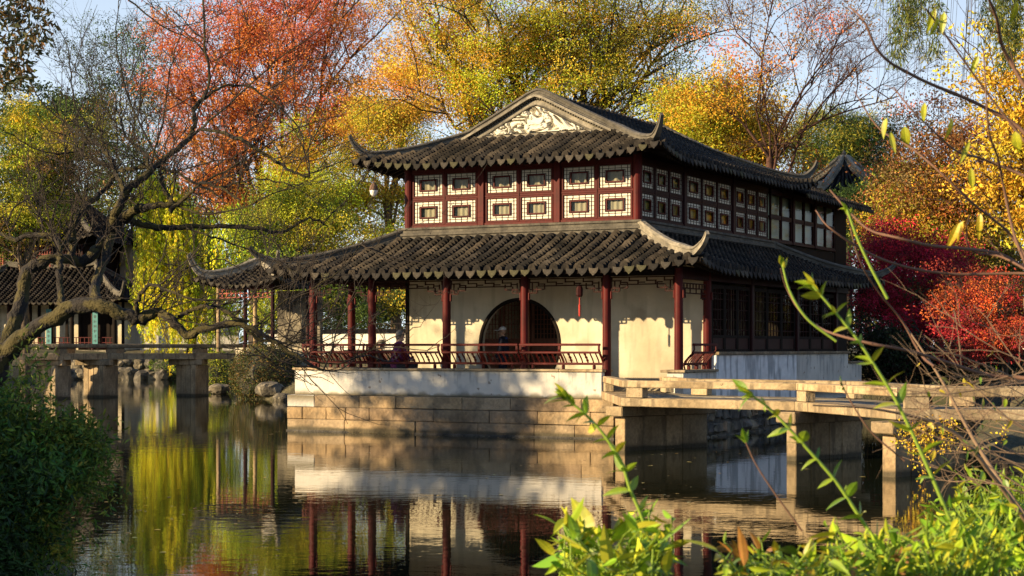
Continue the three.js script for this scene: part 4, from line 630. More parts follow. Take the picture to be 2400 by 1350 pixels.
// ---------------------------------------------------------------- people: one skin of smoothly joined tapered limbs
function body(bones, res, size, centre, k = 0.03) {        // bones: [a, b, ra, rb]; returns a mesh geometry in metres
  const mc = new MarchingCubes(res, new THREE.MeshBasicMaterial(), false, false, 60000); mc.isolation = 0;
  const N = res, half = size / 2;
  for (let z = 0; z < N; z++) for (let y = 0; y < N; y++) for (let x = 0; x < N; x++) {
    const P = [centre[0] + (x - N / 2) / (N / 2) * half, centre[1] + (y - N / 2) / (N / 2) * half, centre[2] + (z - N / 2) / (N / 2) * half]; let d = 1e3;
    for (const [a, b, ra, rb] of bones) { const ab = [b[0] - a[0], b[1] - a[1], b[2] - a[2]], ap = [P[0] - a[0], P[1] - a[1], P[2] - a[2]], l = ab[0] ** 2 + ab[1] ** 2 + ab[2] ** 2, t = l ? clamp((ap[0] * ab[0] + ap[1] * ab[1] + ap[2] * ab[2]) / l) : 0; const e = Math.hypot(ap[0] - ab[0] * t, ap[1] - ab[1] * t, ap[2] - ab[2] * t) - lerp(ra, rb, t); const h = clamp(0.5 + 0.5 * (d - e) / k); d = d === 1e3 ? e : lerp(d, e, h) - k * h * (1 - h); }
    mc.field[x + y * N + z * N * N] = -d;
  }
  mc.update(); const n = mc.count, p = new Float32Array(n * 3); const src = mc.positionArray ?? mc.geometry.attributes.position.array, nn = mc.normalArray ?? mc.geometry.attributes.normal.array;
  for (let i = 0; i < n; i++) { p[i * 3] = centre[0] + src[i * 3] * half; p[i * 3 + 1] = centre[1] + src[i * 3 + 1] * half; p[i * 3 + 2] = centre[2] + src[i * 3 + 2] * half; }
  const g = new THREE.BufferGeometry(); g.setAttribute('position', new THREE.BufferAttribute(p, 3)); g.setAttribute('normal', new THREE.BufferAttribute(nn.slice(0, n * 3), 3)); g.setAttribute('uv', new THREE.BufferAttribute(new Float32Array(n * 2), 2)); return g;
}
const skin = std({ color: lin(0.42, 0.25, 0.16), roughness: 0.6 });
function headParts(t, h, tilt, hairMat, cap) {   // face looks to +x of the person's own axes
  const g = new THREE.Group(); const add = (n, geo, m) => { geo = boxUV(geo); geo.rotateZ(tilt); geo.translate(...h); return part(n, geo, m, t); };
  const H = body([[[0, 0.02, 0], [0, 0.05, 0], 0.088, 0.088], [[0.02, -0.06, 0], [0.045, -0.085, 0], 0.062, 0.045], [[0.085, -0.01, 0], [0.105, -0.03, 0], 0.014, 0.018], [[0, -0.05, 0.085], [0, 0.0, 0.09], 0.014, 0.018], [[0, -0.05, -0.085], [0, 0.0, -0.09], 0.014, 0.018], [[-0.01, -0.08, 0], [-0.03, -0.2, 0], 0.052, 0.058], [[0.07, -0.085, 0], [0.075, -0.085, 0], 0.02, 0.02]], 44, 0.5, [0, -0.03, 0], 0.02);
  add('head', H, skin);
  for (const s of [-1, 1]) add('eye', new THREE.SphereGeometry(0.011, 8, 6).translate(0.082, 0.015, s * 0.034), M.dark);
  if (cap) { const c = new THREE.SphereGeometry(0.104, 20, 10, 0, 6.2832, 0, 1.45); c.translate(0.0, 0.045, 0); add('cap', c, cap); const b = cbx(0.07, 0.19, 0.045, 0.057, -0.075, 0.075, 0.02); add('cap_brim', b, cap); }
  else { const c = body([[[-0.02, 0.055, 0], [-0.03, 0.04, 0], 0.100, 0.100], [[-0.05, -0.03, 0], [-0.04, 0, 0], 0.085, 0.09], [[0, 0.0, 0.07], [0, 0.03, 0.07], 0.04, 0.05], [[0, 0.0, -0.07], [0, 0.03, -0.07], 0.04, 0.05]], 40, 0.5, [0, 0.02, 0], 0.02); add('hair', c, hairMat); }
  return g;
}
const hand = (o, dir, s) => { const b = [[[0, 0, 0], [0.05, -0.01, 0], 0.03, 0.034]]; for (let i = 0; i < 4; i++) { const z = -0.03 + i * 0.02, L = [0.035, 0.045, 0.042, 0.032][i]; b.push([[0.06, -0.01, z], [0.06 + L, -0.02, z * 1.1], 0.010, 0.009], [[0.06 + L, -0.02, z * 1.1], [0.07 + L, -0.055, z * 1.1], 0.009, 0.008]); } b.push([[0.01, 0, s * 0.03], [0.05, -0.015, s * 0.06], 0.012, 0.010], [[0.05, -0.015, s * 0.06], [0.075, -0.03, s * 0.055], 0.010, 0.009]); const g = body(b, 48, 0.26, [0.04, -0.02, 0], 0.008); g.rotateY(dir); g.translate(...o); return boxUV(g); };
{ // seated woman, back against the railing, looking right along the veranda
  const p = L2W(-3.60, FLOOR, -0.16), t = thing('person', 'seated person with short grey hair and purple jacket behind the red railing', 'person', p, TURN + 0.15);
  const jacket = std({ color: lin(0.13, 0.02, 0.09), roughness: 0.85 }), trousers = std({ color: lin(0.03, 0.03, 0.04), roughness: 0.9 }), grey = std({ color: lin(0.11, 0.10, 0.09), roughness: 0.7 });
  const b = [[[0, 0.62, 0.02], [0.02, 0.85, 0.02], 0.17, 0.16], [[0.02, 0.85, 0.0], [0.05, 1.06, -0.02], 0.16, 0.13], [[0.05, 1.08, -0.16], [0.05, 1.08, 0.14], 0.075, 0.075], [[0.05, 1.07, 0.18], [0.10, 0.82, 0.24], 0.068, 0.055], [[0.10, 0.82, 0.24], [0.30, 0.74, 0.10], 0.055, 0.042], [[0.05, 1.07, -0.20], [0.12, 0.82, -0.26], 0.068, 0.055], [[0.12, 0.82, -0.26], [0.32, 0.74, -0.12], 0.055, 0.042]];
  part('body', boxUV(body(b, 60, 1.3, [0.1, 0.85, 0], 0.04)), jacket, t);
  part('trousers', boxUV(body([[[0, 0.60, 0.08], [0.42, 0.60, 0.10], 0.10, 0.075], [[0.42, 0.60, 0.10], [0.44, 0.10, 0.10], 0.07, 0.05], [[0, 0.60, -0.10], [0.42, 0.60, -0.12], 0.10, 0.075], [[0.42, 0.60, -0.12], [0.44, 0.10, -0.12], 0.07, 0.05], [[0.42, 0.05, 0.10], [0.56, 0.035, 0.10], 0.05, 0.035], [[0.42, 0.05, -0.12], [0.56, 0.035, -0.12], 0.05, 0.035]], 56, 1.3, [0.2, 0.4, 0], 0.03)), trousers, t);
  headParts(t, [0.09, 1.31, -0.01], -0.12, grey); part('hand', hand([0.31, 0.73, 0.09], 0.4, -1), skin, t); part('hand', hand([0.33, 0.73, -0.11], -0.4, 1), skin, t);
}
{ // bent figure whose grey head just shows over the railing
  const p = L2W(-4.42, FLOOR, -0.42), t = thing('person', 'bent seated person, only grey hair showing above the railing beside the column', 'person', p, TURN + 0.3);
  const coat = std({ color: lin(0.05, 0.045, 0.05), roughness: 0.9 });
  part('body', boxUV(body([[[0, 0.60, 0], [0.06, 0.84, 0], 0.16, 0.15], [[0.08, 0.88, -0.15], [0.08, 0.88, 0.15], 0.08, 0.08], [[0.08, 0.87, 0.18], [0.26, 0.66, 0.20], 0.065, 0.05], [[0.26, 0.66, 0.20], [0.44, 0.66, 0.06], 0.05, 0.04], [[0.08, 0.87, -0.18], [0.26, 0.66, -0.20], 0.065, 0.05], [[0, 0.56, 0.09], [0.42, 0.56, 0.1], 0.1, 0.07], [[0.42, 0.56, 0.1], [0.42, 0.05, 0.1], 0.07, 0.05], [[0, 0.56, -0.09], [0.42, 0.56, -0.1], 0.1, 0.07], [[0.42, 0.56, -0.1], [0.42, 0.05, -0.1], 0.07, 0.05]], 60, 1.4, [0.15, 0.55, 0], 0.04)), coat, t);
  headParts(t, [0.17, 1.07, 0], -0.5, std({ color: lin(0.10, 0.09, 0.08), roughness: 0.7 })); part('hand', hand([0.45, 0.65, 0.05], 0.3, -1), skin, t);
}
{ // standing visitor just inside the gate, looking left
  const p = L2W(-1.82, FLOOR, -2.35), t = thing('person', 'standing person in white cap and dark jacket inside the moon gate', 'person', p, TURN + Math.PI + 0.2);
  const coat = std({ color: lin(0.012, 0.014, 0.03), roughness: 0.9 }), collar = std({ color: lin(0.03, 0.10, 0.45), roughness: 0.8 });
  part('body', boxUV(body([[[0, 0.82, 0], [0, 1.0, 0], 0.14, 0.14], [[0, 1.0, 0], [0, 1.2, 0], 0.14, 0.12], [[0, 1.22, -0.15], [0, 1.22, 0.15], 0.07, 0.07], [[0, 1.2, 0.19], [0.0, 0.95, 0.24], 0.06, 0.05], [[0, 0.95, 0.24], [0.14, 0.78, 0.2], 0.05, 0.04], [[0, 1.2, -0.19], [0.0, 0.95, -0.24], 0.06, 0.05], [[0, 0.95, -0.24], [0.14, 0.78, -0.2], 0.05, 0.04], [[0, 0.8, 0.08], [0, 0.42, 0.09], 0.09, 0.065], [[0, 0.42, 0.09], [-0.02, 0.08, 0.09], 0.06, 0.045], [[0, 0.8, -0.08], [0.03, 0.42, -0.09], 0.09, 0.065], [[0.03, 0.42, -0.09], [0.05, 0.08, -0.09], 0.06, 0.045], [[-0.02, 0.04, 0.09], [0.1, 0.03, 0.09], 0.045, 0.03], [[0.05, 0.04, -0.09], [0.17, 0.03, -0.09], 0.045, 0.03]], 64, 1.6, [0, 0.68, 0], 0.035)), coat, t);
  part('collar', boxUV(new THREE.TorusGeometry(0.075, 0.026, 8, 16).rotateX(Math.PI / 2).translate(-0.01, 1.255, 0)), collar, t);
  headParts(t, [0.02, 1.41, 0], 0, M.dark, std({ color: lin(0.75, 0.74, 0.70), roughness: 0.8 })); part('hand', hand([0.15, 0.76, 0.2], 0.3, -1), skin, t); part('hand', hand([0.15, 0.76, -0.2], -0.3, 1), skin, t);
}

// ---------------------------------------------------------------- trees
function sprigGeo(n, spread, L, W, droop = 0) {     // a few small folded leaves round a point
  const tri = [];
  for (let i = 0; i < n; i++) {
    const c = V(gauss(), gauss(), gauss()).multiplyScalar(spread * 0.5), d = V(gauss(), gauss() - droop, gauss()).normalize(), s = new THREE.Vector3().crossVectors(d, V(gauss(), gauss(), gauss())).normalize(), u = new THREE.Vector3().crossVectors(s, d);
    const a = c.clone(), b = c.clone().addScaledVector(d, L * .5).addScaledVector(s, W / 2).addScaledVector(u, W * .15), e = c.clone().addScaledVector(d, L).addScaledVector(u, -W * .2), f = c.clone().addScaledVector(d, L * .5).addScaledVector(s, -W / 2).addScaledVector(u, W * .15);
    tri.push(a, b, e, a, e, f);
  }
  const g = new THREE.BufferGeometry().setFromPoints(tri); g.computeVertexNormals(); return g;
}
let instances = 0;
function scatter(name, parent, geo, mat, items) {    // items: [position, scale, colour, quaternion?]
  const m = new THREE.InstancedMesh(geo, mat, items.length), X = new THREE.Matrix4(), q = new THREE.Quaternion(), s = V(1, 1, 1), c = new THREE.Color(); instances += items.length;
  items.forEach(([p, k, col, rot], i) => { if (rot) q.copy(rot); else q.set(gauss(), gauss(), gauss(), gauss()).normalize(); X.compose(p, q, s.setScalar(k)); m.setMatrixAt(i, X); m.setColorAt(i, c.setRGB(...col)); });
  m.name = name; m.userData.kind = 'stuff'; m.castShadow = m.receiveShadow = true; parent.add(m); return m;
}
const jit = (c, v) => { const k = Math.exp(gauss() * v); return [c[0] * k * Math.exp(gauss() * v * .4), c[1] * k * Math.exp(gauss() * v * .3), c[2] * k]; };
const inBlob = (b, shell) => { let u; do u = V(rr(-1, 1), rr(-1, 1), rr(-1, 1)); while (u.lengthSq() > 1); if (shell) u.normalize().multiplyScalar(Math.cbrt(rr(shell ** 3, 1))); return V(b.c.x + u.x * b.r[0], b.c.y + u.y * b.r[1], b.c.z + u.z * b.r[2]); };
const blob = (px, py, d, rpx, rpy, n, col, rz) => ({ c: at(px, py, d), r: [rpx * d / FOCAL, rpy * d / FOCAL, rz ?? rpx * d / FOCAL * 0.8], n, col });
function wiggle(a, b, sag, n) { const L = a.distanceTo(b), pts = []; for (let i = 0; i <= n; i++) { const t = i / n, w = Math.sin(t * Math.PI) * L; pts.push(a.clone().lerp(b, t).add(V(gauss() * .05 * w, sag * w + gauss() * .04 * w, gauss() * .05 * w))); } return smooth(pts, n * 2); }
const taper = (n, a, b) => Array.from({ length: n }, (_, i) => lerp(a, b, i / (n - 1)));
function tree(name, label, o) {
  const t = thing(name, label, o.cat ?? 'tree', [o.x, o.y0 ?? 1, o.z], 0, o.group), off = V(-o.x, -(o.y0 ?? 1), -o.z), list = [];
  const fork = V(o.x + (o.lean ?? 0), (o.y0 ?? 1) + o.fork, o.z), tr = [V(o.x, (o.y0 ?? 1) - 0.6, o.z), V(o.x + (o.lean ?? 0) * .4 + gauss() * .1, (o.y0 ?? 1) + o.fork * .5, o.z), fork];
  part('trunk', tube(smooth(tr, 8).map(p => p.add(off)), taper(9, o.r, o.r * 0.7), 8, 1, 0.15), o.bark ?? M.bark, t);
  let tips = []; const limb = (a, b, r, dep) => { const p = wiggle(a, b, 0.10, 4); if (dep) tips.push(...p.slice(Math.floor(p.length * .35))); list.push(tube(p.map(q => q.clone().add(off)), taper(p.length, r, r * 0.3), dep ? 4 : 6)); if (dep < (o.depth ?? 2)) for (let i = 0; i < (o.sub ?? 4); i++) { const s = p[Math.floor(rr(0.35, 0.98) * (p.length - 1))], L = a.distanceTo(b) * rr(0.35, 0.6); const d = b.clone().sub(a).normalize().multiplyScalar(0.7).add(V(gauss(), gauss() * 0.7 + 0.35, gauss()).multiplyScalar(0.6)).normalize(); limb(s, s.clone().addScaledVector(d, L), r * 0.42, dep + 1); } };
  for (const b of o.blobs) { tips = b.tips = []; for (let i = 0; i < (b.limbs ?? 3); i++) limb(i % 2 ? fork : V(lerp(o.x, fork.x, .7), (o.y0 ?? 1) + o.fork * rr(0.7, 1), o.z), inBlob(b, 0.3), o.r * rr(0.22, 0.34), 0); }
  part('branches', join(list), o.bark ?? M.bark, t, true);
  const items = [];
  for (const b of o.blobs) { const per = o.per ?? 26, nc = Math.max(1, Math.round(b.n / per)), sg = o.sigma ?? 0.45; for (let c = 0; c < nc; c++) { const ctr = rnd() < (o.onTwig ?? .72) && b.tips.length ? pick(b.tips).clone().add(V(gauss(), gauss() * .6, gauss()).multiplyScalar(sg * .5)) : inBlob(b, o.shell ?? 0.45), col0 = b.col.length && Array.isArray(b.col[0]) ? pick(b.col) : b.col, col1 = jit(col0, o.vary ?? 0.17), fl = rr(0.5, 1.0); for (let k = 0; k < per; k++) items.push([ctr.clone().add(V(gauss() * sg, gauss() * sg * (o.flat ?? 0.62) * fl, gauss() * sg)).add(off), rr(0.7, 1.25), jit(col1, 0.10)]); } }
  if (items.length) scatter('crown', t, o.sprig, M.leaf, items);
  return t;
}
const SP = { mid: sprigGeo(5, 0.36, 0.16, 0.085), fine: sprigGeo(6, 0.34, 0.12, 0.06), big: sprigGeo(3, 0.36, 0.26, 0.15), near: sprigGeo(5, 0.14, 0.065, 0.035), needle: sprigGeo(5, 0.34, 0.22, 0.045), tiny: sprigGeo(5, 0.17, 0.07, 0.042) };
const K = 1.08, C0 = {
  red: [0.54, 0.15, 0.065], orange: [0.58, 0.22, 0.045], rust: [0.40, 0.14, 0.04], gold: [0.52, 0.30, 0.022], amber: [0.50, 0.23, 0.02], yellow: [0.60, 0.46, 0.04], olive: [0.30, 0.28, 0.028], lime: [0.42, 0.46, 0.025], green: [0.09, 0.15, 0.022], dark: [0.028, 0.05, 0.016], pine: [0.045, 0.085, 0.022], crimson: [0.44, 0.018, 0.060], scarlet: [0.56, 0.085, 0.022], pink: [0.48, 0.16, 0.10], dry: [0.26, 0.15, 0.055], grey: [0.07, 0.085, 0.05],
};
const C = Object.fromEntries(Object.entries(C0).map(([k, c]) => [k, mul3(c, K)]));
tree('autumn_tree', 'tall tree with red and orange autumn leaves left of the pavilion roof', { x: at(600, HZ, 118).x, z: -118, y0: 1.6, r: 0.55, fork: 8, sprig: SP.mid, sigma: 0.7, blobs: [
  blob(720, 60, 118, 190, 120, 5200, [C.red, C.red, C.orange]), blob(520, 170, 118, 120, 110, 2600, [C.red, C.pink, C.red]), blob(830, 120, 118, 110, 150, 3200, [C.orange, C.orange, C.amber]), blob(640, 260, 118, 150, 120, 4200, [C.red, C.orange, C.orange]), blob(490, 330, 118, 120, 130, 3800, [C.orange, C.red, C.rust]), blob(600, 420, 117, 150, 90, 3400, [C.orange, C.amber, C.rust]), blob(460, 470, 116, 90, 70, 1800, [C.orange, C.rust]), blob(760, 300, 118, 90, 110, 2000, [C.orange, C.amber]) ] });
tree('golden_tree', 'broad tree with golden yellow leaves and dark limbs behind pavilion gable', { x: at(1260, HZ, 82).x, z: -82, y0: 1.8, r: 0.5, fork: 7, sprig: SP.fine, sigma: 0.5, sub: 6, depth: 2, blobs: [
  blob(1250, 60, 82, 220, 140, 5200, [C.gold, C.yellow, C.lime, C.lime]), blob(1020, 130, 82, 130, 150, 3600, [C.gold, C.amber, C.yellow]), blob(1450, 70, 82, 200, 130, 4200, [C.gold, C.olive, C.lime]), blob(1150, 210, 82, 150, 80, 3200, [C.yellow, C.gold, C.lime]), blob(1440, 200, 82, 170, 80, 3000, [C.olive, C.gold, C.yellow]), blob(1560, 30, 82, 110, 100, 1600, [C.olive, C.green, C.gold]) ] });
tree('amber_tree', 'slim amber and yellow tree between the red tree and golden tree', { x: at(930, HZ, 100).x, z: -100, y0: 1.8, r: 0.32, fork: 9, sprig: SP.fine, sigma: 0.55, bark: M.palebark, lean: -0.6, blobs: [
  blob(930, 210, 100, 120, 120, 3600, [C.amber, C.gold, C.orange]), blob(900, 360, 100, 140, 100, 4200, [C.gold, C.yellow, C.lime]), blob(850, 500, 100, 140, 80, 3200, [C.olive, C.lime, C.gold]), blob(760, 430, 101, 90, 90, 2000, [C.lime, C.olive]) ] });
tree('sparse_tree', 'nearly bare spreading tree with a few pinkish leaves right of the gable', { x: at(1805, HZ, 66).x, z: -66, y0: 1.8, r: 0.20, fork: 7.5, sprig: SP.fine, sigma: 0.5, sub: 7, depth: 3, bark: M.redbark, vary: .3, blobs: [{ ...blob(1760, 60, 66, 100, 110, 560, [C.pink, C.rust, C.dry]), limbs: 2 }, { ...blob(1900, 60, 66, 90, 90, 160, [C.pink, C.dry]), limbs: 2 }, { ...blob(2010, 120, 66, 100, 90, 50, [C.dry]), limbs: 2 }, { ...blob(1740, 200, 66, 100, 60, 420, [C.rust, C.gold, C.olive]), limbs: 2 }, { ...blob(2030, 220, 66, 90, 50, 30, [C.dry]), limbs: 2 }] });
tree('olive_tree', 'yellow olive leaved tree behind the right slope of the upper roof', { x: at(1740, HZ, 70).x, z: -70, y0: 1.8, r: 0.3, fork: 7, sprig: SP.fine, sigma: 0.5, bark: M.redbark, blobs: [
  blob(1640, 270, 70, 120, 70, 3000, [C.olive, C.gold, C.lime]), blob(1760, 310, 70, 120, 70, 3000, [C.gold, C.olive, C.yellow]), blob(1640, 340, 70, 120, 50, 1800, [C.olive, C.lime]), blob(1800, 380, 70, 110, 50, 2000, [C.gold, C.dry, C.rust]) ] });
tree('dark_evergreen', 'rounded dark green evergreen behind the pointed pavilion roof', { x: at(1985, HZ, 100).x, z: -100, y0: 1.8, r: 0.35, fork: 7, sprig: SP.needle, sigma: 0.5, shell: .55, onTwig: .15, blobs: [
  blob(1940, 330, 100, 100, 80, 4200, [C.pine, C.green, C.olive]), blob(2030, 360, 101, 70, 90, 3600, [C.dark, C.pine]), blob(1960, 430, 100, 120, 60, 3000, [C.pine, C.dark]) ] });
tree('green_shrub', 'small bright green pine below the pointed pavilion roof', { cat: 'shrub', x: at(2030, HZ, 84).x, z: -84, y0: 1.8, r: 0.12, fork: 3, sprig: SP.needle, sigma: 0.35, blobs: [blob(2030, 490, 84, 60, 50, 2200, [C.pine, C.green]), blob(2010, 560, 84, 50, 60, 1500, [C.pine, C.dark])] });
tree('orange_thicket_tree', 'fine twigged tree with orange and yellow leaves right of the pointed roof', { x: at(2200, HZ, 67).x, z: -67, y0: 1.8, r: 0.2, fork: 3, sprig: SP.fine, sigma: 0.5, sub: 6, bark: M.redbark, vary: .3, blobs: [
  blob(2180, 370, 67, 100, 70, 1500, [C.rust, C.dry, C.dry]), blob(2300, 400, 67, 130, 100, 2500, [C.amber, C.dry, C.rust]), blob(2130, 470, 67, 90, 80, 1800, [C.rust, C.dry, C.olive]), blob(2250, 500, 67, 160, 70, 2800, [C.gold, C.olive, C.dry]), blob(2150, 560, 67, 130, 50, 2200, [C.olive, C.gold]) ] });
tree('bright_yellow_tree', 'tree with clear yellow leaves at the far right edge', { x: at(2460, HZ, 56).x, z: -56, y0: 1.3, r: 0.2, fork: 3, sprig: SP.mid, sigma: 0.4, sub: 6, bark: M.redbark, blobs: [
  blob(2390, 170, 56, 80, 100, 420, [C.yellow, C.gold]), blob(2360, 330, 56, 90, 90, 620, [C.yellow, C.yellow, C.gold]), blob(2400, 470, 56, 90, 90, 800, [C.yellow, C.gold]), blob(2440, 280, 56, 80, 140, 700, [C.yellow]) ] });
tree('olive_shrub', 'low olive green shrub bank above the red maples', { cat: 'shrub', x: at(2330, HZ, 70).x, z: -70, y0: 1.4, r: 0.12, fork: 1.2, sprig: SP.fine, sigma: 0.45, blobs: [blob(2330, 610, 70, 120, 55, 3200, [C.olive, C.green, C.dry]), blob(2240, 640, 72, 120, 50, 1500, [C.dark, C.olive]), blob(2400, 690, 69, 80, 50, 900, [C.dry, C.olive])] });
const pads = (list, d, cols) => list.map(([x, y, rx, ry, n, c]) => blob(x, y, d + rr(-1, 1), rx, ry, n, c ?? cols));
const deep = [[0.44, 0.015, 0.058], [0.33, 0.012, 0.044], [0.50, 0.022, 0.066], [0.38, 0.018, 0.032]], ember = [[0.34, 0.035, 0.018], [0.42, 0.075, 0.02], [0.26, 0.016, 0.022], [0.46, 0.11, 0.025]];
tree('crimson_maple', 'deep crimson Japanese maple close beside the right end of the pavilion', { x: at(2140, HZ, 60).x, z: -60, y0: 1.0, r: 0.15, fork: 1.5, sprig: SP.tiny, sigma: 0.30, flat: .3, shell: .1, onTwig: .5, sub: 6, vary: .35, blobs: pads([[2070, 580, 50, 22, 1000], [2150, 600, 70, 24, 1500], [2230, 640, 70, 26, 1500], [2100, 650, 80, 26, 1800], [2190, 690, 90, 28, 2000], [2090, 710, 70, 24, 1500], [2150, 750, 90, 26, 1800], [2070, 775, 60, 22, 1000], [2220, 780, 80, 26, 1500], [2130, 815, 80, 22, 1300], [2270, 700, 60, 24, 900, ember]], 60, deep) });
tree('scarlet_maple', 'orange red Japanese maple in front of crimson maple at right edge', { x: at(2360, HZ, 41).x, z: -41, y0: 1.0, r: 0.10, fork: 0.9, sprig: SP.near, sigma: 0.20, flat: .3, shell: .1, onTwig: .55, sub: 6, vary: .35, blobs: pads([[2270, 690, 60, 16, 420], [2340, 705, 50, 14, 380], [2240, 730, 60, 16, 460], [2320, 745, 70, 16, 520], [2400, 735, 50, 18, 400], [2260, 785, 70, 18, 520, [[0.24, 0.014, 0.026], [0.30, 0.022, 0.024]]], [2350, 800, 70, 18, 520], [2290, 830, 80, 18, 420, [[0.24, 0.014, 0.026], [0.30, 0.022, 0.024]]], [2400, 790, 50, 20, 400]], 41, ember) });
// left and middle distance
tree('olive_yellow_tree', 'yellow green tree at the left edge above the lakeside hall', { x: at(60, HZ, 104).x, z: -104, y0: 1, r: 0.35, fork: 6, sprig: SP.mid, sigma: 0.5, bark: M.palebark, blobs: [blob(60, 330, 104, 120, 90, 3800, [C.olive, C.lime, C.green, C.yellow]), blob(30, 440, 104, 110, 80, 3200, [C.olive, C.lime, C.green]), blob(150, 400, 105, 80, 80, 1800, [C.olive, C.green, C.dry]), blob(-20, 540, 104, 90, 80, 1800, [C.dry, C.olive, C.green])] });
tree('dark_evergreen', 'dark green tree crown behind the yellow green tree at left', { x: at(120, HZ, 140).x, z: -140, y0: 2, r: 0.4, fork: 11, sprig: SP.big, sigma: 0.6, blobs: [blob(110, 275, 140, 90, 45, 2200, [C.dark, C.pine]), blob(190, 310, 140, 80, 55, 1800, [C.dark, C.green]), blob(40, 290, 141, 60, 40, 900, [C.olive, C.dark])] });
tree('grey_green_tree', 'thin grey green tree against the sky left of the red tree', { x: at(310, HZ, 132).x, z: -132, y0: 2, r: 0.22, fork: 10, sprig: SP.mid, sigma: 0.8, sub: 4, depth: 2, blobs: [{ ...blob(300, 190, 132, 110, 100, 2200, [C.grey, C.green, C.dark]), limbs: 5 }, { ...blob(370, 120, 132, 80, 70, 600, [C.grey, C.green]), limbs: 3 }, blob(260, 320, 132, 130, 80, 1700, [C.grey, C.dark, C.olive]), blob(300, 420, 131, 120, 90, 2000, [C.green, C.grey]), blob(220, 500, 131, 110, 60, 1400, [C.green, C.olive])] });
tree('lime_tree', 'sunlit yellow green tree between the willow and the upper storey', { x: at(700, HZ, 96).x, z: -96, y0: 1.8, r: 0.28, fork: 5, sprig: SP.fine, sigma: 0.5, bark: M.palebark, blobs: [blob(700, 480, 96, 130, 80, 3600, [C.lime, C.olive, C.green]), blob(800, 560, 95, 140, 60, 3000, [C.lime, C.yellow, C.olive]), blob(640, 570, 96, 90, 60, 2200, [C.lime, C.green]), blob(740, 380, 97, 90, 60, 1700, [C.lime, C.gold])] });
tree('feathery_pine', 'bright green feathery pine seen through the left veranda', { x: at(800, HZ, 92).x, z: -92, y0: 1.8, r: 0.2, fork: 2.4, sprig: SP.needle, sigma: 0.4, bark: M.palebark, blobs: [blob(700, 690, 92, 90, 60, 2800, [C.lime, C.green, [0.16, 0.24, 0.03]]), blob(820, 680, 92, 90, 60, 2600, [[0.16, 0.24, 0.03], C.green]), blob(920, 690, 92, 80, 60, 2000, [C.green, C.lime, C.olive]), blob(650, 750, 91, 80, 35, 1300, [C.green, C.lime]), blob(800, 760, 91, 140, 25, 1500, [C.green, C.dark])] });
tree('gnarled_tree', 'bush with twisted pale stems behind the wall at left veranda', { cat: 'shrub', x: at(935, HZ, 74).x, z: -74, y0: 1.5, r: 0.14, fork: 1.8, sprig: SP.fine, sigma: 0.3, bark: M.palebark, sub: 5, blobs: [{ ...blob(930, 700, 74, 50, 50, 900, [C.green, C.yellow, C.dark]), limbs: 5 }] });

// ---- willows
function willow(label, o) {
  const t = thing('willow_tree', label, 'willow', [o.x, o.y0, o.z]), off = V(-o.x, -o.y0, -o.z), items = [], strands = [];
  part('trunk', tube(smooth([V(0, -.5, 0), V(.3, 2, 0), V(-.1, 5, 0), V(.2, o.top * .8, 0)], 10), taper(11, .32, .12), 8, 1, .15), M.bark, t);
  for (const [px, pyTop, pyBot, n, col] of o.curtains) for (let i = 0; i < n; i++) {
    const d = o.d + gauss() * 1.5, a = at(px + gauss() * o.wide, pyTop + rr(-20, 40) + Math.abs(gauss()) * 18, d), len = (pyBot - pyTop) * d / FOCAL * rr(0.35, 1.08), c = jit(pick(col), .25), sway = gauss() * .04, q = new THREE.Quaternion();
    const pts = []; for (let k = 0; k <= 4; k++) pts.push(a.clone().add(V(sway * len * (k / 4) ** 2, -len * k / 4, 0)).add(off)); strands.push(tube(pts, taper(5, .012, .005), 3));
    for (let s = 0; s < len; s += 0.13) { q.setFromEuler(new THREE.Euler(gauss() * .3, rr(0, 6.28), gauss() * .3)); items.push([a.clone().add(V(sway * len * (s / len) ** 2 + gauss() * .05 + .12 * Math.sin(s * 1.3 + i), -s, gauss() * .05)).add(off), rr(.7, 1.3), jit(c, .2), q.clone()]); }
  }
  for (let i = 0; i < 14; i++) { const c = pick(o.curtains), p = at(c[0] + rr(-30, 30), c[1] + 10, o.d); strands.push(tube(wiggle(V(0, o.top * rr(.4, .8), 0), p.add(off), .2, 4), taper(9, .09, .02), 5)); }
  part('strands', join(strands), M.twig, t, true);
  const g = (() => { const tri = []; for (let i = 0; i < 4; i++) { const a = rr(0, 6.28), c = V(rr(-.07, .07), -i * .03, rr(-.07, .07)), d = V(Math.cos(a) * .45, -1, Math.sin(a) * .45).normalize(), s = V(-Math.sin(a), 0, Math.cos(a)), L = .19, W = .055; tri.push(c, c.clone().addScaledVector(d, L * .5).addScaledVector(s, W / 2), c.clone().addScaledVector(d, L), c, c.clone().addScaledVector(d, L), c.clone().addScaledVector(d, L * .5).addScaledVector(s, -W / 2)); } const q = new THREE.BufferGeometry().setFromPoints(tri); q.computeVertexNormals(); return q; })();
  scatter('foliage', t, g, M.leaf, items);
}
const wl = [0.60, 0.60, 0.022], wg = [0.29, 0.40, 0.02];
willow('weeping willow with bright yellow green hanging strands beyond the stone bridge', { x: at(440, HZ, 108).x, y0: 1.2, z: -108, d: 107, top: 9, wide: 17, curtains: [[360, 405, 790, 66, [wl]], [395, 415, 800, 70, [wl]], [345, 500, 770, 44, [wl]], [430, 450, 830, 70, [wl]], [470, 490, 800, 64, [wl, wl, wg]], [505, 550, 800, 46, [wl, wg]], [545, 600, 770, 30, [wg, wl]]] });
willow('greener weeping willow behind the small left pavilion roof', { x: at(590, HZ, 100).x, y0: 1.4, z: -100, d: 99, top: 8, wide: 22, curtains: [[540, 480, 640, 34, [wg, wl]], [590, 470, 650, 40, [wg]], [640, 500, 660, 34, [wg, C.green]], [690, 540, 690, 24, [wg, C.green]]] });

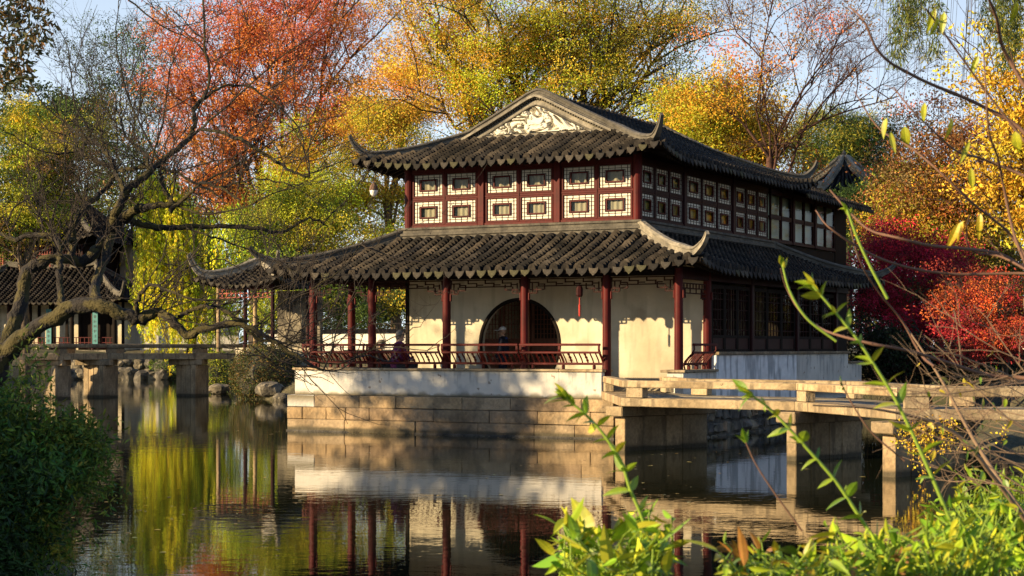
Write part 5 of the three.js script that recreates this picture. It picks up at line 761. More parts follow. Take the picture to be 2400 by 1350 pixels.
// ---- willow strands and leafy bough hanging in from outside the frame
{
  const t = thing('hanging_willow_bough', 'thin willow branches hanging from above at the top right', 'willow', at(2240, -330, 30)), off = t.position.clone().negate(), items = [], list = [];
  part('bough', tube(wiggle(at(2700, -200, 31).add(off), V(0, 0, 0), .05, 4), taper(9, .10, .05), 7), M.bark, t);
  const g = sprigGeo(4, .05, .11, .018, 1.6);
  const spots = [[2120, 150, 60, 1], [2180, 130, 50, 1], [2150, 90, 60, 1], [2345, 120, 44, 1], [2375, 160, 60, 1], [2400, 110, 50, 1], [2330, 60, 30, 1], [2060, 20, 12, .6]]; for (let i = 0; i < 40; i++) spots.push([rr(2050, 2330), rr(120, 330), 0, 0]);
  for (const [px, py, n, leafy] of spots) { const reps = leafy ? 6 : 1; for (let k = 0; k < reps; k++) { const d = rr(28, 32), x = px + (leafy ? gauss() * 12 : 0), b = at(x - rr(-5, 25), py + rr(-25, 20), d), a = at(x + 10, -330, d), m = a.clone().lerp(b, .5).add(V(.06, 0, 0)); const pts = smooth([a, m, b], 8); list.push(tube(pts.map(p => p.clone().add(off)), taper(9, .006, .0025), 3)); if (leafy) for (let j = 0; j < n; j++) { const s = rr(.45, 1), p = a.clone().lerp(b, s).add(V(gauss() * .02, 0, gauss() * .02)).add(off); items.push([p, rr(.8, 1.3), jit(pick([[0.07, 0.10, 0.02], [0.16, 0.17, 0.02]]), .25), new THREE.Quaternion().setFromEuler(new THREE.Euler(gauss() * .25, rr(0, 6.28), gauss() * .25))]); } } }
  part('strands', join(list), M.twig, t, true); scatter('foliage', t, g, M.leaf, items);
  const u = thing('hanging_tree_bough', 'dark leafy tree bough hanging in at the top left corner', 'tree', at(-160, -60, 26)), of2 = u.position.clone().negate(), it2 = [], l2 = [];
  for (const [px, py, s] of [[40, 40, 44], [90, 30, 30], [20, 110, 40], [70, 90, 26], [15, 190, 26], [50, 170, 22], [20, 30, 40]]) { l2.push(tube(wiggle(V(0, 0, 0), at(px, py, 26).add(of2), .05, 4), taper(9, .035, .006), 5)); for (let i = 0; i < 34; i++) it2.push([at(px + gauss() * s * .85, py + gauss() * s * .75, 26 + gauss() * .4).add(of2), rr(.7, 1.3), jit(pick([[0.03, 0.04, 0.014], [0.05, 0.06, 0.018], [0.13, 0.08, 0.02]]), .25)]); }
  part('branches', join(l2), M.bark, u, true); scatter('foliage', u, sprigGeo(4, .14, .13, .045, .6), M.leaf, it2);
}
// ---- ivy mound and shrubs on the left bank
function mound(name, label, px, py, d, rpx, rpy, n, cols, geo) {
  const p = at(px, py, d), k = d / FOCAL, t = thing(name, label, 'ivy', [p.x, 0, p.z]); const R = [rpx * k, rpy * k * 1.0, rpx * k * .8], cy = p.y;
  const g = rockGeo(R[0] * .96, R[1] * .96, R[2] * .96); g.translate(0, cy, 0); part('rock', g, M.rocks[2], t); const items = [];
  for (let i = 0; i < n; i++) { const u = V(gauss(), gauss(), gauss()).normalize(), w = 1 + .10 * fbm(u.x * 3, u.y * 3, u.z * 3) + gauss() * .05; items.push([V(u.x * R[0] * w, cy + u.y * R[1] * w - (u.y < 0 ? 0 : 0), u.z * R[2] * w), rr(.7, 1.2), jit(pick(cols), .3)]); }
  scatter('foliage', t, geo, M.leaf, items.filter(i => i[0].y > 0.05));
}
mound('ivy_mound', 'rock mound covered with dark ivy beside the pavilion platform', 622, 880, 70, 72, 64, 6500, [[0.07, 0.09, 0.02], [0.13, 0.12, 0.03], C.dark, [0.18, 0.11, 0.03]], SP.tiny);
mound('bank_shrub', 'sunlit yellow green shrub on bank under the end of the stone bridge', 505, 885, 82, 34, 50, 2200, [C.lime, C.green, C.olive], SP.tiny);
mound('bank_shrub', 'small shaded shrub hanging over the far shore below the willow', 400, 870, 112, 45, 30, 900, [C.green, C.dark], SP.fine);

// ---- woodland closing the far horizon, and trees outside the frame on the left whose shade reaches the pond
{
  const t = thing('woodland', 'distant belt of dark undergrowth and mixed trees closing the garden', 'woodland', [0, 1.5, -150]); t.userData.kind = 'stuff'; const items = [];
  for (let i = 0; i < 26000; i++) { const px = rr(-500, 2900), d = rr(126, 160), h = 420 + 110 * fbm(px * .006, 2, 1) * 2, y = rr(lerp(h, 800, .0), 815), p = at(px, y, d); items.push([p.add(V(0, -1.5, 150)), rr(.9, 1.7), jit(pick([C.green, C.olive, C.dark, C.dry, C.olive]), .3)]); }
  scatter('foliage', t, SP.big, M.leaf, items);
}
tree('dark_shrub', 'dark undergrowth beneath the red maples behind the bridge', { cat: 'shrub', x: at(2180, HZ, 56).x, z: -56, y0: .8, r: 0.1, fork: 1, sprig: SP.fine, sigma: 0.3, blobs: [blob(2060, 830, 56, 70, 50, 1500, [C.dark, [0.03, 0.03, 0.015]]), blob(2180, 860, 56, 110, 40, 1800, [C.dark, [0.05, 0.02, 0.015]]), blob(2320, 870, 55, 120, 40, 1800, [C.dark, [0.05, 0.03, 0.015]]), blob(2040, 740, 60, 40, 60, 900, [C.dark, [0.06, 0.02, 0.02]])] });
let nShade = 0;
function shadeTree(x, z, h, w, label) { tree('bank_tree', label, { x, z, y0: 1, r: 0.3, fork: h * .35, sprig: SP.big, sigma: .5, sub: 3, depth: 1, blobs: [{ c: V(x, h * .72, z), r: [w, h * .3, w], n: 1500, col: [C.green, C.dark, C.olive] }, { c: V(x + w * .4, h * .45, z + w * .3), r: [w * .8, h * .2, w * .8], n: 700, col: [C.green, C.dark] }] }); }
shadeTree(-20, -33.5, 7.3, 2.8, 'round green tree on left bank opposite the pavilion front');
shadeTree(-15.5, -30.5, 5.6, 1.8, 'low green tree nearest the water on the left bank');
[[25, -60, 15, 4], [33, -68, 17, 5], [43, -76, 18, 6], [27, -49, 9, 3.2]].forEach(([x, z, h, w], i) => tree('garden_tree', ['olive tree right of the yellow tree', 'tall gold and green tree far to the right', 'broad olive tree farthest to the right', 'low green tree to the right of scarlet maple'][i], { x, z, y0: 1, r: .3, fork: h * .35, sprig: SP.big, sigma: .6, sub: 3, depth: 1, blobs: [{ c: V(x, h * .65, z), r: [w, h * .33, w], n: 1800, col: [C.gold, C.olive, C.green, C.yellow] }, { c: V(x, h * .3, z + 1), r: [w, h * .2, w], n: 900, col: [C.green, C.olive] }] }));
shadeTree(-15.5, -10, 5.4, 3.0, 'leafy green tree on near bank left of the viewer');
shadeTree(-11, -11.5, 3.4, 2.0, 'lower green tree on near bank behind the dark bush');

// ---------------------------------------------------------------- old plum tree reaching in from the left
{
  const t = thing('plum_tree', 'old leafless plum tree with mossy crooked limbs reaching over the water', 'tree', at(-90, 1150, 15.2)), off = t.position.clone().negate();
  const limbs = [], twigs = [], nodes = [];
  const limb = (name, pts, r0, r1, seg = 9) => { const P = pts.map(([x, y, d]) => at(x, y, d ?? 15)); const s = smooth(P, pts.length * 4).map(p => p.add(V(gauss() * .006, gauss() * .006, gauss() * .006))); const k = 15 / FOCAL; const rad = s.map((_, i) => lerp(r0, r1, (i / (s.length - 1)) ** .9) * k * (1 + 0.08 * gauss() * (r0 > 6 ? 1 : 0))); part(name, tube(s.map(p => p.clone().add(off)), rad, seg, 2, r0 > 8 ? 0.22 : 0.1), M.moss, t); s.forEach((p, i) => { if (i > s.length * .25) nodes.push([p, s[Math.min(i + 1, s.length - 1)].clone().sub(s[Math.max(i - 1, 0)]).normalize(), rad[i]]); }); };
  limb('trunk', [[-90, 1150, 15.2], [-50, 980, 15.1], [-15, 880, 15], [15, 815, 15]], 30, 24, 12);
  limb('limb', [[5, 840, 15], [56, 789, 14.9], [113, 753, 14.8], [169, 722, 14.7], [234, 716, 14.6], [282, 733, 14.6], [330, 748, 14.6], [352, 736, 14.6], [374, 732, 14.6], [408, 754, 14.5], [438, 788, 14.5], [472, 773, 14.4], [554, 756, 14.3], [593, 771, 14.2], [644, 801, 14.1], [700, 838, 14], [757, 870, 13.9]], 22, 2.8, 10);
  limb('limb', [[2, 840, 15], [25, 778, 15.1], [45, 722, 15.2], [56, 670, 15.3], [62, 640, 15.3], [85, 622, 15.3], [118, 609, 15.3], [158, 609, 15.4], [197, 611, 15.5], [219, 596, 15.5], [234, 575, 15.6], [262, 544, 15.7], [290, 512, 15.8]], 18, 11, 10);
  limb('limb', [[225, 712, 14.6], [224, 690, 14.8], [222, 672, 15], [232, 645, 15.2], [244, 612, 15.4], [252, 584, 15.5], [262, 548, 15.7]], 13, 10);
  limb('limb', [[262, 546, 15.7], [266, 519, 15.6], [276, 491, 15.5], [288, 462, 15.5], [296, 448, 15.5], [318, 428, 15.5], [349, 402, 15.6], [375, 382, 15.8], [420, 345, 16], [450, 316, 16.2], [456, 285, 16.2], [453, 258, 16.3], [468, 238, 16.3]], 13, 4);
  limb('limb', [[288, 514, 15.8], [301, 503, 15.7], [322, 490, 15.6], [350, 487, 15.5], [387, 479, 15.4], [405, 478, 15.4]], 13, 6);
  limb('limb', [[290, 512, 15.8], [318, 522, 15.9], [369, 534, 16], [430, 532, 16.1], [515, 531, 16.2], [601, 535, 16.2], [660, 545, 16.3], [720, 512, 16.4], [768, 528, 16.5]], 10, 2);
  limb('limb', [[399, 496, 15.4], [405, 487, 15.4], [396, 462, 15.5], [384, 440, 15.6], [374, 400, 15.7]], 7, 4);
  limb('limb', [[402, 490, 15.4], [440, 460, 15.3], [470, 430, 15.2], [520, 440, 15.1], [560, 470, 15]], 5, 2);
  limb('limb', [[144, 716, 14.75], [140, 680, 14.9], [138, 637, 15], [140, 610, 15.1], [139, 581, 15.2], [132, 562, 15.3], [113, 552, 15.4], [70, 551, 15.5], [28, 562, 15.6], [0, 546, 15.7]], 8, 5);
  limb('limb', [[166, 606, 15.4], [172, 567, 15.5], [169, 532, 15.5], [180, 516, 15.6], [208, 479, 15.8], [242, 446, 16], [270, 410, 16.1], [274, 397, 16.1], [232, 380, 16.2], [202, 364, 16.2], [187, 354, 16.3]], 9, 5);
  limb('limb', [[139, 582, 15.2], [152, 572, 15.3], [165, 560, 15.4], [172, 566, 15.5]], 6, 6);
  limb('limb', [[292, 450, 15.5], [282, 425, 15.6], [272, 409, 15.7], [259, 371, 15.8], [240, 350, 15.9], [225, 337, 16], [190, 314, 16.1], [157, 292, 16.2]], 7, 3);
  limb('limb', [[350, 400, 15.6], [338, 360, 15.9], [300, 325, 16.1], [285, 290, 16.2], [280, 240, 16.3]], 6, 2);
  limb('limb', [[270, 400, 16], [310, 396, 15.9], [350, 388, 15.8], [400, 400, 15.7], [450, 425, 15.6], [500, 450, 15.6], [530, 480, 15.5]], 6, 2);
  limb('limb', [[320, 740, 14.6], [322, 712, 14.5], [330, 690, 14.5], [352, 668, 14.4], [400, 682, 14.3], [450, 700, 14.2], [550, 704, 14.1]], 6, 2);
  limb('limb', [[420, 745, 14.5], [445, 728, 14.5], [475, 718, 14.4], [510, 720, 14.3], [545, 742, 14.2], [580, 755, 14.2]], 5, 4);
  limb('limb', [[560, 757, 14.3], [600, 790, 14.2], [650, 800, 14.1], [690, 802, 14], [750, 790, 14]], 4.5, 1.5);
  limb('limb', [[190, 354, 16.3], [205, 330, 16.3], [218, 300, 16.3]], 5, 3);
  limb('limb', [[452, 262, 16.3], [490, 200, 16.3], [480, 110, 16.3], [478, 20, 16.4], [470, -60, 16.5]], 4, 2.2);
  limb('limb', [[468, 238, 16.3], [520, 204, 16.4], [580, 203, 16.4], [640, 240, 16.4], [700, 300, 16.3], [720, 380, 16.2]], 4, 1.5);
  limb('limb', [[570, 330, 15.5], [620, 360, 15.5], [680, 400, 15.4], [725, 415, 15.4]], 5, 3); limb('limb', [[470, 300, 15.9], [520, 312, 15.7], [570, 330, 15.5]], 4, 4.5);
  for (const [pts, r] of [
    [[[470, 430, 15.2], [560, 382, 15.3], [640, 332, 15.4], [722, 290, 15.5], [800, 270, 15.6]], 3], [[[405, 478, 15.4], [470, 500, 15.3], [560, 488, 15.2], [650, 452, 15.1], [765, 425, 15]], 3.2], [[[430, 532, 16.1], [520, 562, 15.9], [620, 600, 15.8], [705, 645, 15.7]], 3],
    [[[375, 382, 15.8], [332, 300, 15.9], [292, 200, 16], [272, 90, 16], [282, -20, 16]], 3], [[[350, 402, 15.6], [382, 280, 15.8], [402, 150, 15.9], [445, 20, 16]], 3], [[[225, 337, 16], [172, 230, 16.1], [160, 120, 16.2], [132, 50, 16.2]], 2.6], [[[450, 316, 16.2], [522, 258, 16.1], [640, 150, 16], [765, 60, 16]], 3],
    [[[157, 292, 16.2], [100, 240, 16.2], [60, 170, 16.2], [30, 120, 16.2]], 2.4], [[[187, 354, 16.3], [120, 360, 16.2], [50, 330, 16.1], [-20, 290, 16]], 2.6], [[[110, 553, 15.4], [150, 420, 15.6], [150, 300, 15.8], [158, 200, 16]], 2.4], [[[142, 582, 15.2], [200, 470, 15.3], [212, 380, 15.4], [240, 250, 15.5]], 2.4],
    [[[520, 440, 15.1], [600, 420, 15.1], [690, 440, 15.1], [780, 500, 15.1]], 2.6], [[[600, 535, 16.2], [660, 590, 16], [690, 690, 15.8], [640, 760, 15.7]], 2.2], [[[593, 771, 14.2], [680, 700, 14.1], [790, 640, 14], [860, 560, 14]], 2.4], [[[300, 0, 16.4], [380, 60, 16.4], [470, 110, 16.4], [520, 200, 16.4]], 2.5], [[[700, 838, 14], [800, 850, 13.9], [900, 800, 13.9], [985, 765, 13.9]], 2.4], [[[344, 736, 14.6], [420, 640, 14.6], [520, 610, 14.6], [600, 650, 14.5]], 2.6], [[[0, 546, 15.7], [40, 480, 15.8], [110, 440, 15.8], [170, 400, 15.8]], 2.6]]) limb('limb', pts, r, 1, 6);
  const grow = (p, d, L, r, dep) => {
    const pts = [p.clone()], n = 5; let q = p.clone(), v = d.clone(); for (let i = 0; i < n; i++) { v.add(V(gauss() * .16, gauss() * .14 + .05, gauss() * .16)).normalize(); q = q.clone().addScaledVector(v, L / n); pts.push(q); }
    twigs.push(tube(pts.map(x => x.clone().add(off)), taper(n + 1, r, r * .4), 4));
    if (dep) for (let i = 0; i < 2 + dep; i++) { const k = Math.floor(rr(1, n)), s = pts[k]; const e = v.clone().multiplyScalar(.6).add(V(gauss(), gauss() + .2, gauss() * .8).multiplyScalar(.6)).normalize(); grow(s, e, L * rr(.35, .65), r * .62, dep - 1); }
  };
  const starts = nodes.filter(n => n[2] < 0.075);
  for (let i = 0; i < 215; i++) { const [p, d, r] = pick(starts); const e = d.clone().multiplyScalar(.35).add(V(gauss() * .8 + .1, Math.abs(gauss()) * .7 + .25, gauss() * .6)).normalize(); grow(p, e, rr(.3, 1.05), Math.min(r * .7, rr(.0045, .008)), 2); }
  for (let i = 0; i < 16; i++) { const [p, d, r] = pick(nodes.filter(n => n[0].x > -3.6 && n[0].y < 3)); grow(p, V(rr(.2, 1), rr(-.6, .5), gauss() * .4).normalize(), rr(.4, .9), .006, 1); }
  for (let i = 0; i < 14; i++) grow(at(rr(560, 757), rr(765, 868), 14.1), V(rr(.4, 1), rr(-.8, .6), gauss() * .3).normalize(), rr(.3, .8), .005, 1);
  part('twigs', join(twigs), M.twig, t, true);
}
// ---------------------------------------------------------------- dark bush over the water, lower left
const nearLeaf = sprigGeo(5, .13, .085, .024);
{
  const t = thing('dark_bush', 'dense dark green bush overhanging the water in the lower left corner', 'bush', at(40, 1330, 14.6)), off = t.position.clone().negate(), items = [], list = [];
  const shape = [[-20, 980, 45, 45], [20, 1040, 60, 45], [10, 1110, 85, 65], [80, 1125, 60, 50], [30, 1200, 95, 75], [-30, 1270, 100, 90], [125, 1100, 45, 30], [10, 1310, 85, 80], [-60, 1080, 80, 80]];
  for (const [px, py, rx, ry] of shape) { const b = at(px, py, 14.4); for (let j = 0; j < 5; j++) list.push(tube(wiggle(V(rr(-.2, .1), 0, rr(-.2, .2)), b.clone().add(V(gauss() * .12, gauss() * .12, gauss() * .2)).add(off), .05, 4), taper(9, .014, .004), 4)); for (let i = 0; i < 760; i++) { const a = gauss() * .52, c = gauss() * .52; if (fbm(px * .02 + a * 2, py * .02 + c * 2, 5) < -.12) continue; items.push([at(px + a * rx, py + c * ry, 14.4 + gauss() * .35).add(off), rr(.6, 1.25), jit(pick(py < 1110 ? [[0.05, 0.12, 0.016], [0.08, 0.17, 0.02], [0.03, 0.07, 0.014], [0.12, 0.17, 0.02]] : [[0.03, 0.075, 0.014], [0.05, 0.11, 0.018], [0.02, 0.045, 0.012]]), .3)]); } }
  for (let s = 0; s < 70; s++) { const far = s < 26, ang = rr(-1.9, .9), a = far ? at(rr(90, 160), rr(1010, 1110), 14.3) : at(rr(-20, 100), rr(1010, 1300), 14.1), e = far ? at(rr(180, 265), rr(985, 1165), rr(13.9, 14.5)) : a.clone().add(V(Math.cos(ang), -Math.sin(ang), rr(0, .6)).multiplyScalar(rr(.3, .8))); const pts = wiggle(a, e, .1, 4); list.push(tube(pts.map(p => p.clone().add(off)), taper(pts.length, .006, .002), 4)); for (const p of pts) for (let k = 0; k < 4; k++) items.push([p.clone().add(V(gauss() * .04, gauss() * .03, gauss() * .04)).add(off), rr(.5, 1), jit(pick([[0.13, 0.20, 0.022], [0.07, 0.14, 0.02], [0.22, 0.24, 0.03]]), .3)]); }
  part('stems', join(list), M.twig, t, true); scatter('foliage', t, nearLeaf, M.leaf, items);
}
// ---------------------------------------------------------------- foreground shrubs at the right, a few metres off
function leafGeo(L, W, curl, fold) {
  const tri = [], n = 6, row = i => { const s = i / n, w = W / 2 * Math.sin(Math.PI * s ** 0.75) ** 0.9, y = -curl * L * s * s, z = L * s; return [V(-w, y + fold * w, z), V(0, y, z), V(w, y + fold * w, z)]; };
  for (let i = 0; i < n; i++) { const a = row(i), b = row(i + 1); for (let k = 0; k < 2; k++) { tri.push(a[k], b[k], b[k + 1]); if (i) tri.push(a[k], b[k + 1], a[k + 1]); else tri.push(a[k], b[k + 1], a[k + 1].clone().add(V(0, 0, .0001))); } }
  const g = new THREE.BufferGeometry().setFromPoints(tri); g.computeVertexNormals(); const p = g.attributes.position, uv = new Float32Array(p.count * 2); for (let i = 0; i < p.count; i++) { uv[2 * i] = .5 + p.getX(i) / W * .96; uv[2 * i + 1] = p.getZ(i) / L; } g.setAttribute('uv', new THREE.BufferAttribute(uv, 2)); return g;
}
const LG = [leafGeo(1, .30, .15, .35), leafGeo(1, .38, .4, .25), leafGeo(1, .24, -.15, .3), leafGeo(1, .46, .25, .2), leafGeo(1, .27, .5, .4)];
const leafM = [[0.27, 0.40, 0.012], [0.42, 0.45, 0.016], [0.14, 0.27, 0.010], [0.07, 0.15, 0.009], [0.20, 0.35, 0.011], [0.58, 0.47, 0.02], [0.36, 0.17, 0.03]].map(c => phys({ map: T.leaf, color: lin(...mul3(c, 1.25)), roughness: 0.5, transmission: 0.45, thickness: 0, side: THREE.DoubleSide }));
const stemM = std({ color: lin(0.17, 0.26, 0.02), roughness: 0.7 }), brownTwig = std({ color: lin(0.12, 0.06, 0.036), roughness: 0.8 }), paleTwig = std({ color: lin(0.19, 0.125, 0.075), roughness: 0.8 });
function addLeaf(parent, p, dir, L, mat, roll = rr(-.8, .8)) { const m = part('leaf', pick(LG), mat, parent); m.position.copy(p); m.quaternion.setFromUnitVectors(V(0, 0, 1), dir.clone().normalize()); m.rotateZ(roll); m.scale.set(L * rr(.85, 1.15), L, L); return m; }
function shoot(label, pts, d, r0, r1, L, gap, mats, o = {}) {   // a leafy upright stem
  const P = pts.map(([x, y, dd]) => at(x, y, dd ?? d)), root = P[0], t = thing(o.name ?? 'leafy_shoot', label, o.cat ?? 'shoot', root, 0, o.group), off = root.clone().negate(), s = smooth(P, 40), k = d / FOCAL;
  const stem = part('stem', tube(s.map(p => p.clone().add(off)), taper(s.length, r0 * k, r1 * k), 7), o.stem ?? stemM, t);
  let acc = gap * .3; const total = s.length;
  for (let i = 1; i < total; i++) { acc += s[i].distanceTo(s[i - 1]); const u = i / (total - 1); if (acc > gap * lerp(1.15, .55, u) && u > (o.from ?? .08)) { acc = 0; const tan = s[i].clone().sub(s[i - 1]).normalize(), n = o.whorl ? Math.floor(rr(o.whorl[0], o.whorl[1] + .99)) : 3, a0 = rr(0, 6.28), side = new THREE.Vector3().crossVectors(tan, V(0, 0, 1)).normalize(), up = new THREE.Vector3().crossVectors(side, tan); for (let j = 0; j < n; j++) { const a = a0 + j * 6.283 / n + rr(-.5, .5), dir = side.clone().multiplyScalar(Math.cos(a)).addScaledVector(up, Math.sin(a) * .7).addScaledVector(tan, rr(.15, .8) + (u > .9 ? .6 : 0)); addLeaf(t, s[i].clone().add(off), dir, L * rr(.6, 1.15) * lerp(1.1, .7, u), pick(mats)); } } }
  const tip = s[total - 1].clone().add(off), td = s[total - 1].clone().sub(s[total - 3]).normalize(); for (let j = 0; j < (o.tip ?? 7); j++) addLeaf(t, tip.clone().addScaledVector(td, -rr(0, .03)), td.clone().multiplyScalar(rr(.7, 1.2)).add(V(gauss() * .4, gauss() * .4, gauss() * .4)), L * rr(.5, .95), pick(mats));
  return t;
}
const GM = [leafM[0], leafM[1], leafM[2], leafM[4], leafM[0]];
shoot('tall green leafy shoot left of the others, in front of the stone plinth', [[1560, 1390], [1535, 1310], [1500, 1200], [1478, 1150], [1455, 1080], [1430, 1040], [1400, 1000], [1365, 965], [1320, 930]], 5, 5, 2.8, .078, .06, GM, { whorl: [2, 4] });
shoot('green leafy shoot leaning left across the bridge deck, middle of the three', [[2090, 1320], [2030, 1235], [1960, 1130], [1895, 1055], [1845, 1000], [1800, 955], [1752, 920]], 5, 5, 2.8, .072, .066, GM, { whorl: [2, 4] });
shoot('longest green leafy shoot rising past the dark side windows', [[2280, 1330], [2232, 1230], [2185, 1120], [2145, 1030], [2095, 930], [2055, 865], [2005, 790], [1960, 735], [1905, 670]], 5, 5.5, 2.8, .08, .075, GM, { whorl: [2, 4] });
shoot('slender red twig with two small leaves in front of side footing', [[1880, 1245], [1815, 1155], [1770, 1085], [1745, 1030]], 5, 2.4, 1.6, .055, .12, [leafM[4], leafM[2]], { stem: brownTwig, whorl: [1, 1], from: .9, tip: 2, cat: 'twig', name: 'leafy_twig' });
shoot('thin brown twig with tiny leaf tuft crossing the bridge rail', [[2120, 1080], [2040, 1010], [1985, 925], [1970, 895]], 5.2, 2.4, 1.6, .045, .2, [leafM[2], leafM[3]], { stem: brownTwig, whorl: [0, 1], from: .9, tip: 3, cat: 'twig', name: 'leafy_twig' });
shoot('pale twig with leaf tuft in front of the right eave', [[2080, 700], [2040, 625], [2010, 560], [1985, 490]], 6, 4, 3, .05, .3, [leafM[2], leafM[0]], { stem: stemM, whorl: [0, 1], from: .9, tip: 5, cat: 'twig', name: 'leafy_twig' });
shoot('yellow green twig ending in leaves before the lower side roof', [[1960, 800], [1890, 745], [1850, 680], [1833, 618]], 6, 3.5, 2.5, .05, .4, [leafM[2], leafM[1]], { stem: stemM, whorl: [0, 1], from: .9, tip: 5, cat: 'twig', name: 'leafy_twig' });

// bare arching branches of the shrub at the right edge
const arcs = [
  ['reddish bare branch with yellow leaves arching highest at top right', [[2480, 480], [2400, 310], [2300, 248], [2150, 182], [2060, 122], [2025, 50], [1990, 15]], 9, 3, [[2160, 262, 0], [2285, 152, 1]]],
  ['brown branch curving from right edge toward the upper storey windows', [[2480, 690], [2398, 627], [2351, 599], [2261, 583], [2171, 574], [2102, 557], [2040, 540], [1987, 493], [1945, 445]], 8, 3, []],
  ['long pale branch sweeping low across the crimson maple', [[2500, 650], [2400, 641], [2227, 642], [2093, 617], [2003, 574], [1940, 530], [1912, 493]], 7, 2.5, []],
  ['brown branch with hanging yellow leaves across the orange thicket', [[2470, 680], [2398, 592], [2367, 549], [2329, 515], [2273, 471], [2210, 410], [2136, 347], [2059, 300], [2003, 215]], 7, 2.5, [[2070, 298, 0], [2112, 318, 1], [2078, 330, 0]]],
  ['thin brown branch rising toward top right sky', [[2470, 450], [2400, 412], [2298, 371], [2245, 356], [2183, 303], [2130, 250], [2095, 205]], 6, 2.5, [[2265, 352, 0]]],
  ['upright brown branch with long yellow leaves near right edge', [[2430, 680], [2376, 546], [2351, 431], [2339, 371], [2317, 303], [2310, 200], [2305, 115]], 7, 2.5, [[2268, 415, 1], [2372, 330, 1], [2222, 298, 0]]],
  ['thick brown branch across the dark side windows ending in buds', [[2500, 900], [2400, 886], [2320, 880], [2213, 847], [2115, 819], [2040, 805], [1929, 773], [1877, 731], [1845, 679], [1830, 630]], 9, 3, []],
  ['straight pale branch leaning left above the bridge', [[2190, 860], [2157, 829], [2115, 754], [2059, 684], [2013, 605], [1985, 500]], 5.5, 2.5, []],
  ['brown forked branch in front of yellow leaves at right edge', [[2480, 330], [2400, 200], [2350, 110], [2335, 40], [2300, -40]], 9, 5, [[2375, 25, 1], [2190, 60, 1]]],
  ['thin dark branch slanting from right edge under the willow strands', [[2500, 470], [2400, 330], [2330, 240], [2200, 60], [2170, 20]], 5, 3, [[2205, 50, 1], [2185, 40, 1]]],
  ['twisted pale branch with yellow leaf pair in front of olive shrubs', [[2420, 640], [2340, 600], [2280, 590], [2265, 540], [2272, 505]], 5, 2.5, [[2240, 545, 5], [2250, 540, 5], [2290, 522, 5]]],
];
for (const [label, pts, r0, r1, leaves] of arcs) {
  const d = rr(6.2, 7.2), P = pts.map(([x, y], i) => at(x, y, d + .2 * Math.sin(i))), t = thing('bare_branch', label, 'branch', P[0]), off = P[0].clone().negate(), s = smooth(P, 44), k = d / FOCAL;
  const stem = part('stem', tube(s.map(p => p.clone().add(off)), s.map((_, i) => lerp(r0, r1, i / 44) * k * .62 * (i % 6 === 0 ? 1.2 : 1)), 6), brownTwig, t), buds = [];
  for (let i = 6; i < s.length; i += 3) { const v = s[i].clone().sub(s[i - 1]).normalize(), n = V(gauss(), gauss(), gauss() * .4).cross(v).normalize(); const L = rnd() < .22 ? rr(.05, .18) : .012, e = s[i].clone().addScaledVector(n, L * .6).addScaledVector(v, L * .8); buds.push(tube([s[i].clone().add(off), s[i].clone().lerp(e, .5).add(V(0, .004, 0)).add(off), e.add(off)], [r1 * k * .45, r1 * k * .35, r1 * k * .2], 5)); }
  part('side_twigs', join(buds), brownTwig, t, true);
  for (const [x, y, mi] of leaves) addLeaf(t, at(x + 8, y - 22, d).add(off), V(rr(-.5, .2), -1, rr(-.3, .3)), rr(.075, .10), leafM[mi === 5 ? 5 : 1]);
}
// tangle of bare twigs
{
  const t = thing('twiggy_shrub', 'tangle of bare pale twigs at the right edge above the green leaves', 'shrub', at(2460, 1300, 7)), off = t.position.clone().negate(), list = [], stems = [];
  const go = (p, v, L, r, dep) => { const pts = [p.clone()]; let q = p.clone(); for (let i = 0; i < 6; i++) { v.add(V(gauss() * .12, gauss() * .12 + .01, gauss() * .10)).normalize(); q = q.clone().addScaledVector(v, L / 6); pts.push(q); } list.push(tube(pts.map(x => x.clone().add(off)), taper(7, r, r * .4), 4)); if (dep) for (let i = 0; i < 3; i++) go(pts[2 + Math.floor(rnd() * 4)], v.clone().add(V(gauss() * .5, gauss() * .6, gauss() * .4)).normalize(), L * rr(.35, .6), r * .6, dep - 1); };
  for (let i = 0; i < 28; i++) { const y = rr(850, 1250), p = at(rr(2400, 2470), y, rr(6.2, 8)); go(p, V(-1, rr(-.15, .75), gauss() * .3).normalize(), rr(.25, .62), rr(.0018, .0038), 2); }
  part('twigs', join(list), paleTwig, t, true);
  for (let i = 0; i < 46; i++) addLeaf(t, at(rr(2130, 2400), rr(820, 1180), rr(6.3, 7.6)).add(off), V(gauss() * .6, -.6 + gauss() * .5, gauss() * .6), rr(.025, .05), pick([leafM[1], leafM[5], leafM[0], leafM[2]]));
  for (const pts of [[[2460, 1300, 7], [2440, 1100, 7], [2420, 900, 7], [2400, 700, 7.1]], [[2460, 1300, 7], [2330, 1120, 6.8], [2230, 1010, 6.7], [2060, 960, 6.6], [1905, 950, 6.5]], [[2460, 1290, 7], [2300, 1060, 7.2], [2200, 880, 7.3], [2120, 760, 7.4]]]) { const s = smooth(pts.map(p => at(...p)), 26).map(p => p.add(off)); part('stem', tube(s, taper(27, .011, .003), 6), paleTwig, t); }
}
